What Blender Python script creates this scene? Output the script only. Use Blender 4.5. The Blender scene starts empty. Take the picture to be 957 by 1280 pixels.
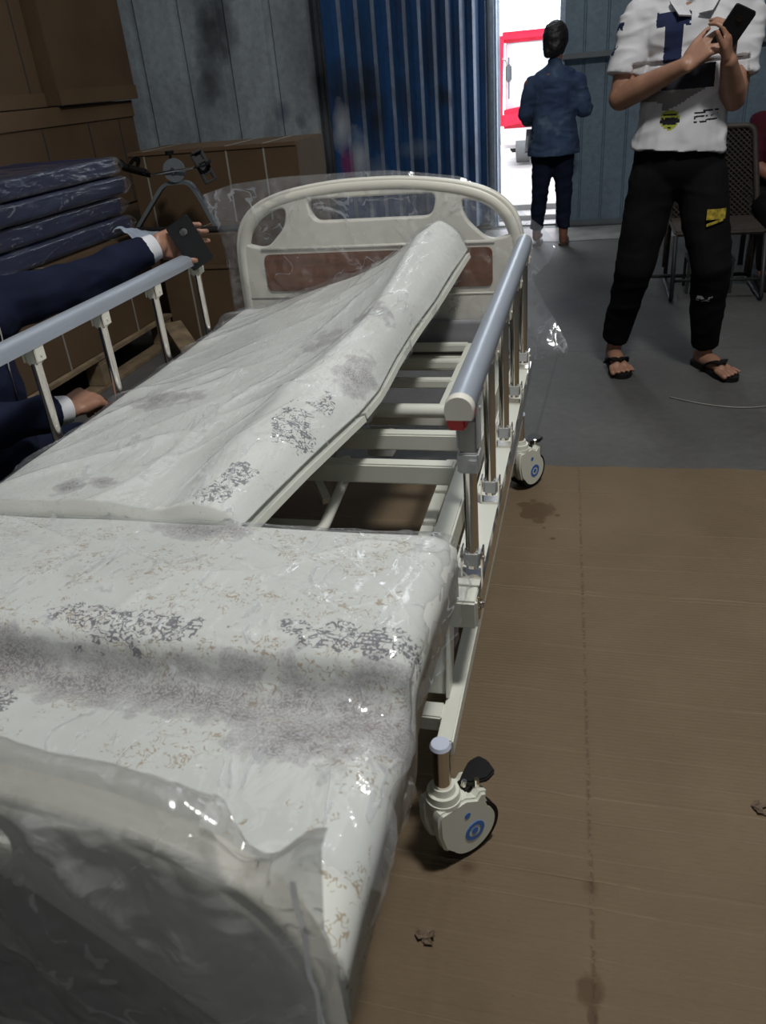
import bpy, bmesh, math, random
from mathutils import Vector, Matrix, noise
random.seed(7)
sc = bpy.context.scene
C = sc.collection
V = Vector
# ---------------------------------------------------------------- camera
cam_d = bpy.data.cameras.new('camera'); cam = bpy.data.objects.new('camera', cam_d); C.objects.link(cam)
rt = V((0.97035153, 0.22815546, -0.07976837)); up = V((-0.04188497, 0.4837747, 0.87418973)); fw = V((-0.23804108, 0.84493025, -0.4789878))
cam.matrix_world = Matrix(((rt.x, up.x, -fw.x, 0.6656), (rt.y, up.y, -fw.y, -2.2693), (rt.z, up.z, -fw.z, 1.2406), (0, 0, 0, 1)))
cam_d.sensor_fit = 'VERTICAL'; cam_d.sensor_height = 24.0; cam_d.lens = 998.66 / 1280 * 24.0
cam_d.clip_start = 0.02; cam_d.clip_end = 200
cam_d.dof.use_dof = True; cam_d.dof.focus_distance = 2.3; cam_d.dof.aperture_fstop = 6.0
sc.camera = cam
# ---------------------------------------------------------------- view, world, lights
sc.view_settings.view_transform = 'Standard'; sc.view_settings.look = 'None'
sc.view_settings.gamma = 1.0; sc.view_settings.exposure = 0.0
sc.cycles.max_bounces = 8; sc.cycles.transparent_max_bounces = 16; sc.cycles.use_denoising = True
sc.cycles.sample_clamp_indirect = 4.0; sc.cycles.caustics_reflective = False; sc.cycles.caustics_refractive = False
w = bpy.data.worlds.new('world'); sc.world = w; w.use_nodes = True
w.node_tree.nodes['Background'].inputs[0].default_value = (0.86, 0.93, 1.0, 1)
w.node_tree.nodes['Background'].inputs[1].default_value = 4.5
def area(name, loc, target, size, power, col, size_y=None):
    d = bpy.data.lights.new(name, 'AREA'); d.energy = power; d.color = col; d.size = size
    if size_y: d.shape = 'RECTANGLE'; d.size_y = size_y
    o = bpy.data.objects.new(name, d); C.objects.link(o); o.location = loc
    o.rotation_euler = (V(target) - V(loc)).to_track_quat('-Z', 'Y').to_euler()
    return o
area('high_bay_lamp', (1.35, -1.3, 4.0), (0.6, 0.0, 0), 0.40, 104, (1.0, 0.985, 0.95))
area('roof_skylight', (0.2, 1.6, 4.85), (0.2, 1.6, 0), 3.5, 44, (0.94, 0.97, 1.0), 5.0)

area('front_fill', (0.8, -3.9, 2.3), (0.6, 0.5, 0.7), 3.0, 15, (0.96, 0.98, 1.0), 2.0)  # soft fill added behind the camera to lift surfaces facing it

# ---------------------------------------------------------------- materials
def nmat(name):
    m = bpy.data.materials.new(name); m.use_nodes = True
    return m, m.node_tree, m.node_tree.nodes['Principled BSDF']
def N(nt, typ, **kw):
    n = nt.nodes.new(typ)
    for k, v in kw.items(): setattr(n, k, v)
    return n
def ramp(nt, src, stops):
    r = N(nt, 'ShaderNodeValToRGB'); e = r.color_ramp.elements
    while len(e) < len(stops): e.new(0.5)
    for i, (p, c) in enumerate(stops):
        e[i].position = p; e[i].color = c if len(c) == 4 else (*c, 1)
    nt.links.new(src, r.inputs[0]); return r
def coords(nt, scale=(1, 1, 1), obj=True):
    tc = N(nt, 'ShaderNodeTexCoord'); mp = N(nt, 'ShaderNodeMapping'); mp.inputs['Scale'].default_value = scale
    nt.links.new(tc.outputs['Object'], mp.inputs[0]); return mp.outputs[0]
def noi(nt, co, scale, detail=4, rough=0.5, dist=0.0):
    n = N(nt, 'ShaderNodeTexNoise'); n.inputs['Scale'].default_value = scale; n.inputs['Detail'].default_value = detail
    n.inputs['Roughness'].default_value = rough; n.inputs['Distortion'].default_value = dist
    nt.links.new(co, n.inputs['Vector']); return n.outputs[0]
def mth(nt, op, a, b=None, c=None, clamp=False):
    n = N(nt, 'ShaderNodeMath', operation=op); n.use_clamp = clamp
    for i, x in enumerate((a, b, c)):
        if x is None: continue
        if isinstance(x, (int, float)): n.inputs[i].default_value = x
        else: nt.links.new(x, n.inputs[i])
    return n.outputs[0]
def mixc(nt, fac, a, b):
    n = N(nt, 'ShaderNodeMix', data_type='RGBA')
    for i, x in ((0, fac), (6, a), (7, b)):
        if isinstance(x, (int, float)): n.inputs[i].default_value = x
        elif isinstance(x, tuple): n.inputs[i].default_value = x if len(x) == 4 else (*x, 1)
        else: nt.links.new(x, n.inputs[i])
    return n.outputs[2]
def bump(nt, bs, h, strength=0.3, dist=0.01):
    b = N(nt, 'ShaderNodeBump'); b.inputs['Strength'].default_value = strength; b.inputs['Distance'].default_value = dist
    nt.links.new(h, b.inputs['Height']); nt.links.new(b.outputs[0], bs.inputs['Normal']); return b
def simple(name, col, rough=0.5, metal=0.0, var=0.12, scale=8, bstr=0.0, bscale=60, spec=0.5):
    m, nt, bs = nmat(name); co = coords(nt)
    n = noi(nt, co, scale, 5)
    a = tuple(max(0, c * (1 - var)) for c in col); b = tuple(min(1, c * (1 + var)) for c in col)
    r = ramp(nt, n, [(0.3, a), (0.7, b)]); nt.links.new(r.outputs[0], bs.inputs['Base Color'])
    bs.inputs['Roughness'].default_value = rough; bs.inputs['Metallic'].default_value = metal
    bs.inputs['Specular IOR Level'].default_value = 0.12 if rough >= 0.85 else spec
    if bstr: bump(nt, bs, noi(nt, co, bscale, 4), bstr, 0.005)
    return m
M = {}
M['white_paint'] = simple('cream_white_enamel', (0.66, 0.67, 0.60), 0.35, var=0.04)
M['abs_white'] = simple('cream_moulded_plastic', (0.68, 0.66, 0.58), 0.4, var=0.03, scale=3)
M['chrome'] = simple('polished_steel', (0.72, 0.68, 0.62), 0.12, 1.0, var=0.05)
M['alu'] = simple('pale_grey_aluminium', (0.36, 0.40, 0.46), 0.38, 0.35, var=0.03)
M['grey_plastic'] = simple('light_grey_plastic', (0.45, 0.46, 0.46), 0.45)
M['red_plastic'] = simple('red_plastic', (0.45, 0.01, 0.015), 0.4)
M['black_plastic'] = simple('black_plastic', (0.007, 0.007, 0.008), 0.45, spec=0.3)
M['rubber'] = simple('black_rubber', (0.007, 0.007, 0.007), 0.6, spec=0.2, bstr=0.1)
M['blue_print'] = simple('blue_plastic', (0.05, 0.16, 0.5), 0.4)
M['wheel_white'] = simple('caster_white_plastic', (0.70, 0.71, 0.62), 0.35, var=0.03)
M['dark_iron'] = simple('dark_iron', (0.03, 0.03, 0.03), 0.5, 0.4)
M['grey_iron'] = simple('grey_painted_tube', (0.13, 0.15, 0.16), 0.45)
M['strap_white'] = simple('white_strapping', (0.26, 0.25, 0.22), 0.5)
M['strap_dark'] = simple('dark_strapping', (0.03, 0.028, 0.025), 0.5)
M['skin'] = simple('brown_skin', (0.30, 0.155, 0.10), 0.5, var=0.12, scale=25, bstr=0.1, bscale=120)
M['skin_dark'] = simple('dark_brown_skin', (0.24, 0.11, 0.07), 0.5, var=0.12, scale=25, bstr=0.1, bscale=120)
M['nail'] = simple('fingernail', (0.45, 0.28, 0.22), 0.35)
M['hair'] = simple('black_hair', (0.012, 0.010, 0.010), 0.5, bstr=0.6, bscale=90)
M['phone'] = simple('black_phone_case', (0.008, 0.009, 0.011), 0.5, spec=0.25)
M['glass_black'] = simple('dark_lens_glass', (0.004, 0.004, 0.005), 0.08)
M['white_cloth'] = simple('white_cotton', (0.62, 0.63, 0.66), 0.9, bstr=0.3, bscale=40)
M['blue_cloth'] = simple('pale_blue_cloth', (0.40, 0.46, 0.55), 0.9, bstr=0.4, bscale=30)
M['polo'] = simple('white_pique_cotton', (0.55, 0.55, 0.57), 0.9, var=0.06, scale=12, bstr=0.35, bscale=22)
M['polo_navy'] = simple('navy_pique_cotton', (0.018, 0.024, 0.06), 0.9, bstr=0.2)
M['polo_dark'] = simple('charcoal_pique_cotton', (0.02, 0.02, 0.026), 0.9)
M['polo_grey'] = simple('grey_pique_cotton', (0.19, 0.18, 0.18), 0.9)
M['badge'] = simple('yellow_green_print', (0.33, 0.36, 0.04), 0.8)
M['jeans_black'] = simple('black_denim', (0.0045, 0.0045, 0.005), 0.9, var=0.4, scale=9, bstr=0.4, bscale=30)
M['navy_suit'] = simple('navy_suiting', (0.009, 0.012, 0.030), 0.85, var=0.25, scale=9, bstr=0.3, bscale=25)
M['navy_jeans'] = simple('navy_denim', (0.012, 0.016, 0.035), 0.85, var=0.3, bstr=0.3, bscale=40)
M['gold'] = simple('gold_foil_print', (0.55, 0.42, 0.06), 0.35, 0.5, var=0.6, scale=60)
M['maroon'] = simple('maroon_cloth', (0.05, 0.008, 0.014), 0.9)
M['red_body'] = simple('red_vehicle_paint', (0.75, 0.02, 0.06), 0.3)
M['vehicle_white'] = simple('white_vehicle_paint', (0.75, 0.7, 0.7), 0.3)
M['vehicle_glass'] = simple('pale_window_glass', (0.75, 0.8, 0.82), 0.15)
M['pallet'] = simple('pale_pallet_wood', (0.20, 0.145, 0.085), 0.8, var=0.35, scale=14, bstr=0.3)
M['mirror_grey'] = simple('grey_mirror_housing', (0.12, 0.13, 0.13), 0.4)

def m_denim():
    m, nt, bs = nmat('faded_blue_denim'); co = coords(nt)
    n = noi(nt, co, 7, 5); r = ramp(nt, n, [(0.35, (0.022, 0.042, 0.10)), (0.58, (0.045, 0.078, 0.15)), (0.78, (0.16, 0.22, 0.30))])
    nt.links.new(r.outputs[0], bs.inputs['Base Color']); bs.inputs['Roughness'].default_value = 0.9
    bump(nt, bs, noi(nt, coords(nt, (1, 1, 0.4)), 24, 4), 0.5, 0.01); return m
M['denim'] = m_denim()
def m_wood():
    m, nt, bs = nmat('brown_laminate'); co = coords(nt, (1.2, 1, 14))
    n = noi(nt, co, 5, 6, 0.6, 0.6); r = ramp(nt, n, [(0.3, (0.10, 0.036, 0.014)), (0.7, (0.19, 0.072, 0.030))])
    nt.links.new(r.outputs[0], bs.inputs['Base Color']); bs.inputs['Roughness'].default_value = 0.4; return m
M['laminate'] = m_wood()
def m_concrete():
    m, nt, bs = nmat('worn_grey_concrete'); co = coords(nt)
    n1 = noi(nt, co, 1.3, 8, 0.6); n2 = noi(nt, co, 28, 6, 0.6)
    r = ramp(nt, n1, [(0.28, (0.055, 0.053, 0.050)), (0.5, (0.080, 0.078, 0.074)), (0.72, (0.11, 0.107, 0.10))])
    r2 = ramp(nt, n2, [(0.3, (0.75, 0.75, 0.75)), (0.7, (1.2, 1.2, 1.2))])
    mx = N(nt, 'ShaderNodeMix', data_type='RGBA', blend_type='MULTIPLY'); mx.inputs[0].default_value = 0.6
    nt.links.new(r.outputs[0], mx.inputs[6]); nt.links.new(r2.outputs[0], mx.inputs[7])
    v = N(nt, 'ShaderNodeTexVoronoi', feature='DISTANCE_TO_EDGE'); v.inputs['Scale'].default_value = 0.45
    nt.links.new(coords(nt), v.inputs['Vector'])
    crack = mth(nt, 'LESS_THAN', v.outputs[0], 0.0025)
    c = mixc(nt, mth(nt, 'MULTIPLY', crack, 0.5), mx.outputs[2], (0.04, 0.04, 0.04))
    nt.links.new(c, bs.inputs['Base Color']); bs.inputs['Roughness'].default_value = 0.62
    bump(nt, bs, n2, 0.25, 0.004); return m
M['concrete'] = m_concrete()
def m_sheet(name, col, dirt, amt=0.45, sc_=1.6, rough=0.5, metal=0.15, sprays=()):
    m, nt, bs = nmat(name); co = coords(nt, (1, 1, 0.45))
    n = noi(nt, co, sc_, 7, 0.65, 0.4); n2 = noi(nt, coords(nt), 22, 5, 0.7)
    f = ramp(nt, n, [(0.42, (0, 0, 0)), (0.72, (amt, amt, amt))])
    r = ramp(nt, n2, [(0.3, tuple(c * 0.8 for c in col)), (0.7, tuple(c * 1.15 for c in col))])
    c = mixc(nt, f.outputs[0], r.outputs[0], dirt)
    geo = N(nt, 'ShaderNodeNewGeometry') if sprays else None
    for pos, rad, sz, colr, st_ in sprays:
        sub = N(nt, 'ShaderNodeVectorMath', operation='SUBTRACT'); nt.links.new(geo.outputs['Position'], sub.inputs[0]); sub.inputs[1].default_value = pos
        mul = N(nt, 'ShaderNodeVectorMath', operation='MULTIPLY'); nt.links.new(sub.outputs[0], mul.inputs[0]); mul.inputs[1].default_value = (1, 1, sz)
        le = N(nt, 'ShaderNodeVectorMath', operation='LENGTH'); nt.links.new(mul.outputs[0], le.inputs[0])
        wob = mth(nt, 'MULTIPLY', mth(nt, 'SUBTRACT', noi(nt, geo.outputs['Position'], 7, 3), 0.5), rad * 1.2)
        v = mth(nt, 'SUBTRACT', 1.0, mth(nt, 'DIVIDE', mth(nt, 'ADD', le.outputs['Value'], wob), rad), clamp=True)
        c = mixc(nt, mth(nt, 'MULTIPLY', mth(nt, 'POWER', v, 0.7), st_), c, colr)
    nt.links.new(c, bs.inputs['Base Color']); bs.inputs['Roughness'].default_value = rough; bs.inputs['Metallic'].default_value = metal
    bump(nt, bs, noi(nt, coords(nt), 3, 3), 0.3, 0.02); return m
K_ = (0.02, 0.02, 0.022); Wt = (0.45, 0.47, 0.50)
SP1 = [((-1.98, 3.97, 1.72), 0.17, 0.45, K_, 0.85), ((-2.08, 3.97, 1.46), 0.12, 0.4, K_, 0.8), ((-2.13, 3.97, 1.25), 0.09, 0.6, K_, 0.6), ((-1.56, 3.97, 1.056), 0.07, 0.8, (0.05, 0.06, 0.12), 0.85), ((-1.44, 3.97, 0.99), 0.06, 0.7, (0.05, 0.06, 0.12), 0.85),
       ((-1.24, 3.97, 1.19), 0.12, 0.6, K_, 0.8), ((-1.30, 3.97, 0.86), 0.11, 0.5, Wt, 0.7), ((-1.5, 3.97, 0.8), 0.08, 0.7, Wt, 0.5)]
SP2 = [((-1.0, 3.62, 1.13), 0.16, 0.6, K_, 0.95), ((-0.90, 3.79, 1.17), 0.16, 0.7, K_, 0.9), ((-1.03, 3.57, 0.95), 0.09, 0.5, Wt, 0.85), ((-0.85, 3.87, 0.96), 0.14, 0.7, K_, 0.9), ((-1.0, 3.60, 0.70), 0.08, 0.5, (0.30, 0.03, 0.12), 0.8),
       ((-0.95, 3.69, 0.72), 0.11, 0.5, Wt, 0.9), ((-0.645, 4.23, 0.73), 0.22, 2.6, (0.2, 0.24, 0.3), 0.6), ((-0.87, 3.84, 0.62), 0.13, 1.2, (0.2, 0.24, 0.3), 0.7), ((-0.52, 4.46, 1.06), 0.10, 1.0, K_, 0.9), ((-0.44, 4.58, 1.03), 0.08, 1.0, K_, 0.9), ((-0.70, 4.1, 1.1), 0.12, 0.8, K_, 0.5)]
M['sheet_grey'] = m_sheet('grey_painted_steel_sheet', (0.36, 0.41, 0.44), (0.035, 0.035, 0.04), 0.75, 1.5, sprays=SP1)
M['sheet_bluegrey'] = m_sheet('blue_grey_cladding', (0.16, 0.225, 0.28), (0.08, 0.10, 0.12), 0.4)
M['sheet_blue'] = m_sheet('dark_blue_painted_steel', (0.02, 0.075, 0.20), (0.02, 0.02, 0.025), 0.85, 2.4, 0.4, 0.2, sprays=SP2)
M['sheet_highlight'] = m_sheet('scuffed_rib_highlight', (0.20, 0.24, 0.31), (0.03, 0.03, 0.04), 0.8, 2.4, 0.35, 0.4, sprays=SP2)  # door light reflected on the blue ribs, painted as silver crests
M['jamb'] = m_sheet('galvanised_jamb', (0.35, 0.42, 0.52), (0.2, 0.24, 0.3), 0.3, 3, 0.35, 0.6)
def m_card(name, dark, light, flute=0.0):
    m, nt, bs = nmat(name); co = coords(nt)
    n = noi(nt, co, 2.2, 7, 0.6); n2 = noi(nt, coords(nt, (1, 6, 1)), 60, 3)
    r = ramp(nt, n, [(0.3, dark), (0.7, light)])
    r2 = ramp(nt, n2, [(0.3, (0.95, 0.95, 0.95)), (0.7, (1.04, 1.04, 1.04))])
    mx = N(nt, 'ShaderNodeMix', data_type='RGBA', blend_type='MULTIPLY'); mx.inputs[0].default_value = 1
    nt.links.new(r.outputs[0], mx.inputs[6]); nt.links.new(r2.outputs[0], mx.inputs[7])
    col = mx.outputs[2]
    bs.inputs['Roughness'].default_value = 0.75; bs.inputs['Specular IOR Level'].default_value = 0.25
    if flute:
        sep = N(nt, 'ShaderNodeSeparateXYZ'); nt.links.new(co, sep.inputs[0])
        s = mth(nt, 'SINE', mth(nt, 'MULTIPLY', sep.outputs[1], flute))
        bump(nt, bs, s, 0.5, 0.0006)
    nt.links.new(col, bs.inputs['Base Color'])
    return m, nt, bs, col
M['carton'] = m_card('brown_corrugated_carton', (0.085, 0.053, 0.029), (0.115, 0.073, 0.041))[0]
M['carton_edge'] = m_card('carton_flap_board', (0.10, 0.062, 0.034), (0.135, 0.086, 0.048))[0]
def m_floorcard():
    m, nt, bs, col = m_card('flattened_brown_cardboard', (0.125, 0.090, 0.053), (0.165, 0.120, 0.074), 620.0)
    geo = N(nt, 'ShaderNodeNewGeometry')
    def spot(x, y, r, soft=0.5, dx=1.0, dy=1.0):
        sub = N(nt, 'ShaderNodeVectorMath', operation='SUBTRACT'); nt.links.new(geo.outputs['Position'], sub.inputs[0]); sub.inputs[1].default_value = (x, y, 0)
        mul = N(nt, 'ShaderNodeVectorMath', operation='MULTIPLY'); nt.links.new(sub.outputs[0], mul.inputs[0]); mul.inputs[1].default_value = (dx, dy, 0)
        le = N(nt, 'ShaderNodeVectorMath', operation='LENGTH'); nt.links.new(mul.outputs[0], le.inputs[0])
        wob = mth(nt, 'MULTIPLY', mth(nt, 'SUBTRACT', noi(nt, geo.outputs['Position'], 22, 3), 0.5), r * 1.6)
        d = mth(nt, 'ADD', le.outputs['Value'], wob)
        return mth(nt, 'SUBTRACT', 1.0, mth(nt, 'DIVIDE', mth(nt, 'SUBTRACT', d, r * (1 - soft)), r * soft), clamp=True)
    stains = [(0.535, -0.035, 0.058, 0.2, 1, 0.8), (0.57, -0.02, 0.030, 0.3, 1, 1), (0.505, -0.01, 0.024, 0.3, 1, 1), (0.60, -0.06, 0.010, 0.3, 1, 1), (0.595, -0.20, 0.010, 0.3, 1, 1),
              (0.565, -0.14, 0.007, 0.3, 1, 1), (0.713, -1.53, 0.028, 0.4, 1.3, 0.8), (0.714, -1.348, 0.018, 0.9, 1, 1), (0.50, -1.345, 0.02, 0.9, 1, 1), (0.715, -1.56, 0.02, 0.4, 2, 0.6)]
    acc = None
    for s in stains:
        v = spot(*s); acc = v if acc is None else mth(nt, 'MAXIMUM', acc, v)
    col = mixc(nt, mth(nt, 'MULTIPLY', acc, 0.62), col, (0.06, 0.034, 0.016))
    sep = N(nt, 'ShaderNodeSeparateXYZ'); nt.links.new(geo.outputs['Position'], sep.inputs[0])
    wv = mth(nt, 'MULTIPLY', mth(nt, 'SUBTRACT', noi(nt, geo.outputs['Position'], 1.7, 3), 0.5), 0.035)
    yy = mth(nt, 'ADD', mth(nt, 'ADD', sep.outputs[1], wv), mth(nt, 'MULTIPLY', sep.outputs[0], 0.015))
    ca = None
    for yr, st_ in ((-0.455, 1), (-0.468, 0.9), (-0.13, .45), (0.12, .4), (-0.25, .3), (-0.33, .4), (-0.58, .35), (-0.69, .4), (-0.78, .3), (-0.86, .8), (-0.95, .35), (-1.03, .4), (-1.09, .5), (-1.145, .9), (-1.20, .6), (-1.28, .5), (-1.325, .75), (-1.375, .6), (-1.46, .4), (-1.53, .4), (-1.6, .5)):
        v = mth(nt, 'MULTIPLY', mth(nt, 'SUBTRACT', 1.0, mth(nt, 'DIVIDE', mth(nt, 'ABSOLUTE', mth(nt, 'SUBTRACT', yy, yr)), 0.0026), clamp=True), st_); ca = v if ca is None else mth(nt, 'MAXIMUM', ca, v)
    brk = mth(nt, 'ADD', 0.35, mth(nt, 'MULTIPLY', mth(nt, 'GREATER_THAN', noi(nt, geo.outputs['Position'], 5, 2), 0.47), 0.65))
    ca = mth(nt, 'MULTIPLY', ca, brk)
    col = mixc(nt, mth(nt, 'MULTIPLY', ca, 0.34), col, (0.34, 0.27, 0.18))
    bp2 = N(nt, 'ShaderNodeBump'); bp2.inputs['Strength'].default_value = 0.8; bp2.inputs['Distance'].default_value = 0.002; nt.links.new(ca, bp2.inputs['Height'])
    old = bs.inputs['Normal'].links[0].from_node; nt.links.new(old.outputs[0], bp2.inputs['Normal']); nt.links.new(bp2.outputs[0], bs.inputs['Normal'])
    cx = mth(nt, 'ABSOLUTE', mth(nt, 'SUBTRACT', sep.outputs[0], mth(nt, 'ADD', 0.668, mth(nt, 'MULTIPLY', sep.outputs[1], -0.033))))
    near = mth(nt, 'SUBTRACT', 1.0, mth(nt, 'DIVIDE', cx, 0.006), clamp=True)
    sp = mth(nt, 'GREATER_THAN', noi(nt, geo.outputs['Position'], 90, 3), 0.5)
    col = mixc(nt, mth(nt, 'MULTIPLY', mth(nt, 'MULTIPLY', near, sp), 0.55), col, (0.05, 0.03, 0.018))
    spk = mth(nt, 'GREATER_THAN', noi(nt, geo.outputs['Position'], 150, 2), 0.765)
    col = mixc(nt, mth(nt, 'MULTIPLY', spk, 0.5), col, (0.05, 0.03, 0.018))
    nt.links.new(col, bs.inputs['Base Color']); return m
M['floor_card'] = m_floorcard()

def m_mattress():
    m, nt, bs = nmat('printed_white_mattress_ticking'); geo = N(nt, 'ShaderNodeNewGeometry'); P = geo.outputs['Position']
    base = ramp(nt, noi(nt, P, 5, 4), [(0.3, (0.60, 0.61, 0.565)), (0.7, (0.68, 0.685, 0.64))]).outputs[0]
    # scattered beige squiggles: thin iso-lines of a noise field, only inside patches
    n1 = noi(nt, P, 52, 2, 0.5, 1.5)
    line = mth(nt, 'LESS_THAN', mth(nt, 'ABSOLUTE', mth(nt, 'SUBTRACT', n1, 0.5)), 0.026)
    patch = mth(nt, 'GREATER_THAN', noi(nt, P, 13, 4, 0.7), 0.515)
    brk = mth(nt, 'GREATER_THAN', noi(nt, P, 75, 2), 0.47)
    sq = mth(nt, 'MULTIPLY', mth(nt, 'MULTIPLY', line, patch), brk)
    sepm = N(nt, 'ShaderNodeSeparateXYZ'); nt.links.new(P, sepm.inputs[0])
    amt = mth(nt, 'ADD', 0.22, mth(nt, 'MULTIPLY', mth(nt, 'LESS_THAN', sepm.outputs[1], -1.16), 0.55))
    col = mixc(nt, mth(nt, 'MULTIPLY', sq, amt), base, (0.33, 0.25, 0.15))
    def spot(c, r, sx=1, sy=1, sz=1):
        sub = N(nt, 'ShaderNodeVectorMath', operation='SUBTRACT'); nt.links.new(P, sub.inputs[0]); sub.inputs[1].default_value = c
        mul = N(nt, 'ShaderNodeVectorMath', operation='MULTIPLY'); nt.links.new(sub.outputs[0], mul.inputs[0]); mul.inputs[1].default_value = (sx, sy, sz)
        le = N(nt, 'ShaderNodeVectorMath', operation='LENGTH'); nt.links.new(mul.outputs[0], le.inputs[0])
        wob = mth(nt, 'MULTIPLY', mth(nt, 'SUBTRACT', noi(nt, P, 26, 4), 0.5), r * 2.2)
        return mth(nt, 'SUBTRACT', 1.0, mth(nt, 'DIVIDE', mth(nt, 'ADD', le.outputs['Value'], wob), r), clamp=True)
    def mx(lst):
        a = None
        for s in lst:
            v = spot(*s); a = v if a is None else mth(nt, 'MAXIMUM', a, v)
        return a
    # furry grey-mauve foliage
    fur = mx([((0.36, -1.61, 0.56), 0.115, 1, 1.7, 0.5), ((0.25, -1.575, 0.56), 0.14, 0.8, 2.6, 0.5), ((0.06, -1.565, 0.56), 0.12, 0.5, 2.8, 0.5), ((-0.1, -1.545, 0.57), 0.07, 0.7, 2.2, .5),
              ((0.43, -1.58, 0.56), 0.09, 1, 1.4, 0.5), ((-0.30, -0.66, 0.63), 0.11, 1, 1.9, 0.6), ((-0.28, -1.10, 0.61), 0.035, 1, 1, 0.6), ((-0.22, -1.08, 0.61), 0.03, 1, 1.2, 0.6),
              ((0.05, -1.21, 0.59), 0.07, 0.8, 2, 0.6), ((0.02, -0.42, 0.70), 0.07, 1, 0.8, 1), ((0.15, -0.36, 0.70), 0.05, 1, 0.8, 1), ((0.16, -0.62, 0.65), 0.05, 1, 0.6, 1), ((0.02, -1.20, 0.59), 0.05, 1, 2, 1)])
    hair = noi(nt, P, 120, 3, 0.6, 3.0)
    hm = mth(nt, 'MULTIPLY', mth(nt, 'POWER', fur, 0.45), mth(nt, 'ADD', 0.42, mth(nt, 'MULTIPLY', mth(nt, 'GREATER_THAN', hair, 0.5), 0.45)))
    col = mixc(nt, hm, col, (0.15, 0.125, 0.14))
    # ink sketches of houses and rocks
    ink = mx([((0.40, -1.487, 0.615), 0.075, 0.9, 2.6, 0.6), ((0.47, -1.487, 0.61), 0.04, 1, 1.8, 0.6), ((0.30, -1.48, 0.61), 0.03, 1, 1.6, 0.6), ((0.06, -1.497, 0.615), 0.095, 0.8, 2.6, 0.5), ((0.145, -1.50, 0.615), 0.045, 1, 1.8, 0.5),
              ((0.05, -1.06, 0.60), 0.055, 1.7, 1, 1), ((0.02, -1.12, 0.60), 0.03, 1, 1, 1), ((0.10, -0.86, 0.63), 0.075, 1.8, 0.9, 1), ((0.14, -0.76, 0.645), 0.04, 1.3, 0.9, 1), ((-0.08, -1.62, 0.58), 0.05, 1, 1, 1)])
    br = N(nt, 'ShaderNodeTexBrick'); br.inputs['Scale'].default_value = 34; br.inputs['Mortar Size'].default_value = 0.05
    br.inputs['Color1'].default_value = (0, 0, 0, 1); br.inputs['Color2'].default_value = (0, 0, 0, 1); br.inputs['Mortar'].default_value = (1, 1, 1, 1)
    nt.links.new(P, br.inputs['Vector'])
    ln = mth(nt, 'LESS_THAN', mth(nt, 'ABSOLUTE', mth(nt, 'SUBTRACT', noi(nt, P, 70, 2, 0.5, 1.0), 0.5)), 0.035)
    ik = mth(nt, 'MULTIPLY', mth(nt, 'GREATER_THAN', ink, 0.12), mth(nt, 'MAXIMUM', mth(nt, 'MULTIPLY', br.outputs[0], mth(nt, 'GREATER_THAN', noi(nt, P, 30, 1), 0.62)), mth(nt, 'MAXIMUM', ln, mth(nt, 'GREATER_THAN', noi(nt, P, 90, 3), 0.60))))
    col = mixc(nt, mth(nt, 'MULTIPLY', ik, 0.82), col, (0.07, 0.06, 0.085))
    nt.links.new(col, bs.inputs['Base Color']); bs.inputs['Roughness'].default_value = 0.7
    bump(nt, bs, noi(nt, P, 260, 2), 0.15, 0.001); return m
M['mattress'] = m_mattress()

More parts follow.
